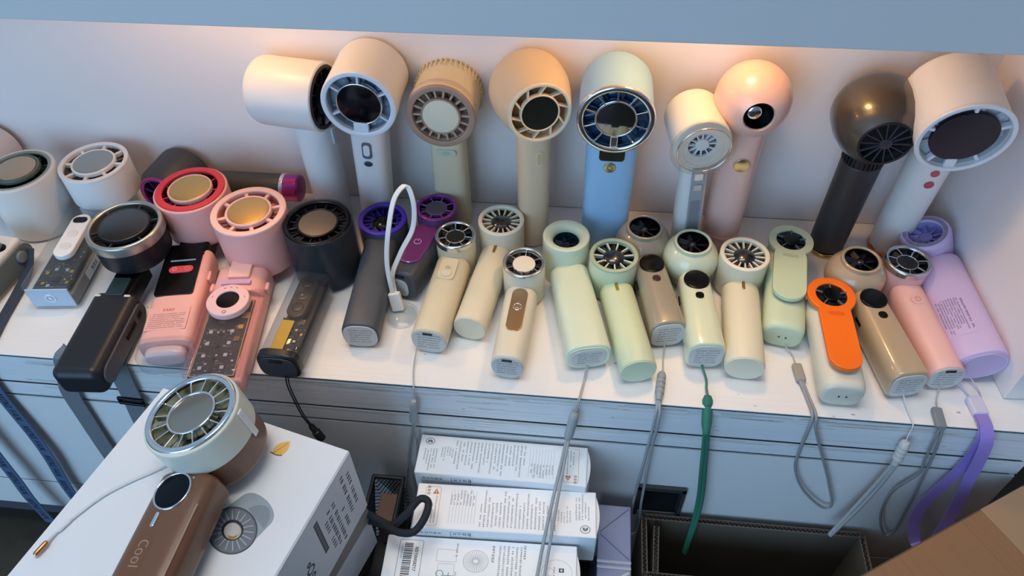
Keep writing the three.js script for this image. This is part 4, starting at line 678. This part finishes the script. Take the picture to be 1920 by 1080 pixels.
{ const g = thing('charging_cord', 'thin white cord with a coppery end lying on the large white carton', 'cord');
  mesh('cord', tube([[-.292, .0318, .352], [-.308, .0318, .366], [-.325, .0315, .378], [-.340, .0315, .391], [-.353, .0315, .409], [-.360, .0315, .421], [-.3625, .033, .430]], .0011, 60, 7), M('#dedede', .45), g);
  pillAt('sleeve', [-.3545, .0318, .411], [-.3598, .0318, .4215], capsule(.0016), M('#e6e6e6', .4), g);
  pillAt('plug', [-.3622, .0332, .4295], [-.3662, .0332, .4405], capsule(.0020), metal('#c58a60', .3), g); }

// ---------- white printed boxes, basket and cartons below ----------
function cjkColumns(x, X0, X1, step, yTop, yBot, s, c = '#5c626a') { for (let X = X0; X < X1; X += step) { x.save(); x.translate(X, yTop + rnd() * 8); x.rotate(Math.PI / 2); textLine(x, 0, 0, (yBot - yTop) * (.55 + .45 * rnd()), s, c); x.restore(); } }
const boxPrint = tex(1536, 432, (x, w, h) => {
  x.fillStyle = '#fbfbfb'; x.fillRect(0, 0, w, h);
  cjkColumns(x, 70, 200, 26, 150, 400, 13); cjkColumns(x, 225, 330, 24, 120, 290, 13, '#7b8189'); cjkColumns(x, 350, 1000, 33, 40, 400, 15);
  x.strokeStyle = '#9aa0a8'; x.lineWidth = 2; for (let i = 0; i < 9; i++) { x.beginPath(); x.moveTo(1020 + i * 27, 60); x.lineTo(1020 + i * 27, 380); x.stroke(); } cjkColumns(x, 1045, 1240, 27, 230, 400, 13);
  x.strokeStyle = '#d8a05a'; x.lineWidth = 4; x.beginPath(); x.roundRect(1330, 30, 130, 370, 18); x.stroke(); x.fillStyle = '#d9762c'; x.beginPath(); x.moveTo(1342, 330); x.lineTo(1398, 330); x.lineTo(1370, 384); x.closePath(); x.fill(); x.fillStyle = '#fff'; x.fillRect(1367, 338, 6, 26);
  x.save(); x.translate(1448, 320); x.rotate(Math.PI / 2); textLine(x, 0, 0, 64, 28, '#8d5426'); x.restore(); cjkColumns(x, 1366, 1440, 26, 50, 310, 13, '#6f6558');
  x.strokeStyle = ink; x.lineWidth = 5; x.beginPath(); x.ellipse(92, 72, 40, 34, 0, 0, 7); x.stroke(); x.lineWidth = 7; for (const r of [18, 9]) { x.beginPath(); x.arc(92, 78, r, Math.PI, 0); x.stroke(); x.beginPath(); x.moveTo(92 - r, 78); x.lineTo(92 - r, 90); x.moveTo(92 + r, 78); x.lineTo(92 + r, 90); x.stroke(); }
});
const boxPrint2 = tex(1536, 512, (x, w, h) => {
  x.fillStyle = '#fbfbfb'; x.fillRect(0, 0, w, h);
  x.strokeStyle = '#6d757e'; x.lineWidth = 4; x.beginPath(); x.roundRect(110, 40, 190, 420, 16); x.stroke();
  for (let Y = 70; Y < 430;) { const t = 3 + rnd() * 9; x.fillStyle = ink; x.fillRect(150, Y, 70, t); Y += t + 3 + rnd() * 8; }
  x.save(); x.translate(240, 100); x.rotate(Math.PI / 2); x.fillStyle = ink; x.font = 'bold 36px sans-serif'; x.fillText('ND19M08Z17', 0, 0); x.restore(); x.save(); x.translate(128, 80); x.rotate(Math.PI / 2); x.fillStyle = '#555'; x.font = '18px sans-serif'; x.fillText('6 900000 019082', 0, 0); x.restore();
  x.strokeStyle = '#a9afb6'; x.lineWidth = 3; x.strokeRect(420, 110, 160, 110); x.strokeRect(440, 240, 130, 240); x.strokeStyle = '#59616a'; x.lineWidth = 5; x.beginPath(); x.arc(460, 330, 28, 0, 7); x.stroke(); x.beginPath(); x.moveTo(488, 345); x.lineTo(570, 345); x.moveTo(530, 315); x.lineTo(530, 375); x.stroke(); cjkColumns(x, 585, 600, 30, 40, 160, 16); cjkColumns(x, 590, 605, 30, 300, 460, 14);
  x.strokeStyle = '#9097a0'; x.lineWidth = 3; for (let i = 0; i < 30; i++) { const a = i / 30 * 6.283; x.beginPath(); x.moveTo(735 + Math.cos(a) * 24, 200 + Math.sin(a) * 24); x.lineTo(735 + Math.cos(a + .12) * 96, 200 + Math.sin(a + .12) * 96); x.stroke(); } x.beginPath(); x.arc(735, 200, 100, 0, 7); x.stroke(); x.beginPath(); x.arc(735, 200, 22, 0, 7); x.stroke();
  cjkColumns(x, 880, 900, 40, 40, 200, 24, '#444a52'); cjkColumns(x, 930, 1110, 34, 40, 460, 17); cjkColumns(x, 1130, 1150, 30, 20, 230, 20, '#444a52');
  x.strokeStyle = '#b7bcc2'; x.beginPath(); x.arc(1380, 260, 120, 0, 7); x.stroke(); x.beginPath(); x.arc(1320, 250, 34, 0, 7); x.stroke(); x.fillStyle = ink; x.fillRect(1395, 215, 40, 36); x.fillStyle = '#ddd'; x.fillRect(1406, 224, 18, 18); cjkColumns(x, 1365, 1380, 30, 200, 330, 13);
});
const sideMark = tex(256, 64, (x, w, h) => { x.fillStyle = '#e4e7ea'; x.fillRect(0, 0, w, h); x.strokeStyle = '#6f757c'; x.lineWidth = 3; x.strokeRect(150, 8, 90, 48); textLine(x, 160, 16, 70, 20, ink); textLine(x, 10, 18, 90, 18, ink); });
function printedBox(label, x, y, z, w, d, turn, print, flip) {
  const g = thing('printed_box', label, 'box', undefined), h = .048; g.position.set(x, y - h, z); g.rotation.y = turn;
  mesh('carton', rbox(w, h, d, .001), M('#eceef0', .48), g, 0, h / 2, 0);
  mesh('printed_top', norm(box(w - .002, d - .0016, .0003), w, d).rotateX(-Math.PI / 2).rotateY(flip ? Math.PI : 0), M('#ffffff', .45, { map: print }), g, 0, h, 0);
  mesh('tuck_flap', loft([[0, .0005, d - .004, 2], [0.001, .0012, d - .004, 6]]).rotateZ(0), M('#d6d8da', .5), g, w / 2, h - .006, 0);
  const f = mesh('end_flap', new THREE.CylinderGeometry(.04, .04, h - .004, 24, 1, false, Math.PI / 2 - .56, 1.12).translate(-.0335, 0, 0), M('#e9ebec', .5), g, w / 2 - .0015, h / 2, 0); f.scale.x = .7;
  mesh('front_print', norm(box(.05, .012, .0003), .05, .012), M('#ffffff', .5, { map: sideMark }), g, -w / 2 + .03, h - .009, d / 2 + .0001);
  return g;
}
printedBox('white printed box lying topmost against the cabinet front, its warning label at the right', -.0573, -.0755, .2726, .158, .0405, 0, boxPrint, false);
printedBox('white printed box in the middle of the three, its warning label at the left', -.0497, -.0855, .3165, .163, .0435, .035, boxPrint, true);
printedBox('white printed box nearest the viewer, with a barcode and a drawn fan wheel', -.0672, -.0995, .3655, .169, .0500, .03, boxPrint2, false);
{ const g = thing('support_carton', 'plain white carton carrying the three printed boxes', 'box'); g.position.set(-.066, FY + .0005, .325); mesh('carton', rbox(.158, .228, .128, .0015), M('#b9bcc0', .55), g, 0, .114, 0); }
{ // shrink wrapped pack
  const g = thing('wrapped_pack', 'lilac grey box in folded clear wrap beside the printed boxes', 'box'); g.position.set(.0535, FY + .0005, .312);
  mesh('carton', rbox(.032, .219, .094, .001), M('#a3a9c2', .45), g, 0, .1095, 0);
  const fold = M('#5b6a80', .4), strip = clear('#f4f4fa', { roughness: .15 });
  const ln = (x0, z0, x1, z1) => { const L = Math.hypot(x1 - x0, z1 - z0), m = mesh('fold_line', rbox(L, .0006, .0008, .0002, 1), fold, g, (x0 + x1) / 2, .2193, (z0 + z1) / 2); m.rotation.y = -Math.atan2(z1 - z0, x1 - x0); };
  ln(-.014, -.018, .014, -.044); ln(-.014, -.016, .0145, .008);
  for (const z of [.011, .0165]) mesh('wrap_seam', rbox(.0325, .0008, .0028, .0004), M('#c9c9d2', .12, { metalness: .3 }), g, 0, .2195, z);
  mesh('wrap', rbox(.0330, .2195, .0945, .0015), strip, g, 0, .110, 0);
  const cr = mesh('wrap_crease', rbox(.013, .0012, .003, .0005), M('#dcd8d4', .12, { metalness: .3 }), g, .009, .2198, .024); cr.rotation.y = .6;
}
{ // mesh basket
  const g = thing('mesh_basket', 'black wire mesh basket between the carton stack and the printed boxes', 'basket'); g.position.set(-.1735, -.21, .333);
  const bm = M('#16191d', .5), wd = .03, dp = .128, ht = .075, rim = [[-wd / 2, ht, -dp / 2], [wd / 2, ht, -dp / 2], [wd / 2, ht, dp / 2], [-wd / 2, ht, dp / 2]];
  const parts = []; for (let k = 0; k < 4; k++) { const a = rim[k], b = rim[(k + 1) % 4], L = Math.hypot(b[0] - a[0], b[2] - a[2]); parts.push(tube([a, [(a[0] + b[0]) / 2, ht, (a[2] + b[2]) / 2], b], .0022, 8, 8)); }
  mesh('rim', mergeGeometries(parts), bm, g);
  const wires = []; const bar = (ax, ay, az, bx, by, bz) => { const a = V(ax, ay, az), d = V(bx, by, bz).sub(a), c = new THREE.CylinderGeometry(.0005, .0005, d.length(), 5, 1, true); c.applyQuaternion(new THREE.Quaternion().setFromUnitVectors(V(0, 1, 0), d.clone().normalize())); c.translate(a.x + d.x / 2, a.y + d.y / 2, a.z + d.z / 2); wires.push(c); };
  for (const sx of [-1, 1]) for (let i = 0; i < 34; i++) for (const s of [-1, 1]) { const z0 = -dp / 2 + i * dp / 33, z1 = z0 + s * ht * .55, zc = Math.max(-dp / 2, Math.min(dp / 2, z1)), f = Math.abs((zc - z0) / (ht * .55)); if (f > .05) bar(sx * wd / 2, ht, z0, sx * wd / 2, ht - ht * f, zc); }
  for (const sz of [-1, 1]) for (let i = 0; i < 9; i++) for (const s of [-1, 1]) { const x0 = -wd / 2 + i * wd / 8, x1 = Math.max(-wd / 2, Math.min(wd / 2, x0 + s * ht * .5)), f = Math.abs((x1 - x0) / (ht * .5)); if (f > .05) bar(x0, ht, sz * dp / 2, x1, ht - ht * f, sz * dp / 2); }
  const ms = mesh('mesh_wall', mergeGeometries(wires), bm, g); ms.userData.kind = 'stuff';
  mesh('floor_plate', rbox(wd, .003, dp, .001), bm, g, 0, .0015, 0);
  tag(mesh('cardboard_piece', rbox(.018, .05, .03, .001), M('#6b4f42', .7), scene, -.1725, -.178, .292), 'small brown cardboard piece inside the black mesh basket', 'cardboard');
  const st = thing('support_carton', 'narrow dark carton under the black mesh basket', 'box'); st.position.set(-.1735, FY + .0005, .335); mesh('carton', rbox(.028, .169, .12, .001), M('#2e3238', .7), st, 0, .0846, 0);
}
tag(mesh('elastic_loop', tube([[-.181, -.066, .352], [-.172, -.072, .338], [-.160, -.078, .340], [-.146, -.0755, .345], [-.133, -.066, .338], [-.122, -.0615, .325], [-.1155, -.0615, .327], [-.1155, -.063, .340], [-.1235, -.066, .3535], [-.137, -.070, .3535], [-.1505, -.076, .346], [-.163, -.083, .340], [-.176, -.088, .338]], .0033, 120, 10), M('#1a1f26', .75), scene), 'thick black elastic cord looped over the left end of the printed boxes', 'cord');
// corrugated edges: two liners with a wave between them, along x
function corrugated(len, t, h, cell = .0045) {
  const g = [box(len, h, .0007).translate(0, -h / 2, t / 2), box(len, h, .0007).translate(0, -h / 2, -t / 2)];
  const s = new THREE.Shape(), n = Math.round(len / cell) * 8, A = t / 2 - .0003, f = i => A * Math.sin(i / 8 * Math.PI * 2);
  for (let i = 0; i <= n; i++) s[i ? 'lineTo' : 'moveTo'](-len / 2 + len * i / n, f(i) + .0003); for (let i = n; i >= 0; i--) s.lineTo(-len / 2 + len * i / n, f(i) - .0003);
  g.push(new THREE.ExtrudeGeometry(s, { depth: h, bevelEnabled: false, steps: 1 }).rotateX(Math.PI / 2)); return mergeGeometries(g.map(q => q.index ? q.toNonIndexed() : q));
}
{ const g = thing('open_carton', 'dark open cardboard carton with ragged corrugated edges below the cabinet front', 'box'); g.position.set(.195, FY + .0005, .289);
  const inn = M('#6b5f50', .8), edge = M('#6f655c', .8), H = .189, wl = .218, dp = .06;
  mesh('back_wall', corrugated(wl, .004, H), inn, g, 0, H, -dp / 2); mesh('front_wall', corrugated(wl, .004, H), inn, g, 0, H, dp / 2);
  const lw = mesh('left_wall', corrugated(dp, .004, H), inn, g, -wl / 2, H, 0); lw.rotation.y = Math.PI / 2; const rw = mesh('right_wall', corrugated(dp, .004, H), inn, g, wl / 2, H, 0); rw.rotation.y = Math.PI / 2;
  const fl = mesh('folded_flap', corrugated(dp - .01, .004, .1), inn, g, -wl / 2 + .0115, H - .001, .004); fl.rotation.set(0, Math.PI / 2 - .05, 0);
  mesh('bottom', box(wl, .004, dp), inn, g, 0, .003, 0);
  const mk = (n, L, x, z, r) => { const m = mesh('torn_edge', corrugated(L, .005, .0025), edge, g, x, H + .0015, z); m.rotation.y = r; }; mk(0, wl, 0, -dp / 2, 0); mk(1, dp, -wl / 2, 0, Math.PI / 2); mk(2, dp, wl / 2, 0, Math.PI / 2); mk(3, dp - .012, -wl / 2 + .0115, .004, Math.PI / 2 - .05);
}
{ const g = thing('cardboard_carton', 'brown cardboard carton in the right foreground with a taped seam', 'box'), kr = M('#9a7452', .75, { map: tex(512, 512, (x, w, h) => { x.fillStyle = '#f2e9df'; x.fillRect(0, 0, w, h); for (let i = 0; i < 2600; i++) { x.fillStyle = rnd() < .5 ? 'rgba(90,60,35,.04)' : 'rgba(255,245,225,.05)'; x.fillRect(rnd() * w, rnd() * h, 3 + rnd() * 26, 1); } for (let i = 0; i < 30; i++) { x.fillStyle = 'rgba(70,45,30,.05)'; x.fillRect(rnd() * w, 0, 2, h); } }) });
  const a = -Math.atan2(.0876, -.1444), th = 31.2 * Math.PI / 180, X = [.8552, -.5183], N = [.5183, .8552], mid = [.345, .2965], D = .15;
  g.position.set(mid[0] + N[0] * D / 2, FY + .0005, mid[1] + N[1] * D / 2); g.rotation.y = th;
  const W = .25, H = .318;
  mesh('body', rbox(W - .002, H - .002, D - .002, .001), kr, g, 0, H / 2 - .001, 0);
  mesh('top_flap', box(W, .0035, D / 2 - .001), kr, g, 0, H + .001, -D / 4); mesh('top_flap', box(W, .0035, D / 2 - .001), kr, g, 0, H + .001, D / 4);
  mesh('corrugated_edge', corrugated(W, .0035, .001).rotateX(-Math.PI / 2), M('#5e4a38', .8), g, 0, H + .001, -D / 2 - .0004);
  mesh('tape', rbox(.05, .0003, D, .0001, 1), M('#a98561', .3, { clearcoat: .6 }), g, .035, H + .003, 0);
}

renderer.render(scene, camera);
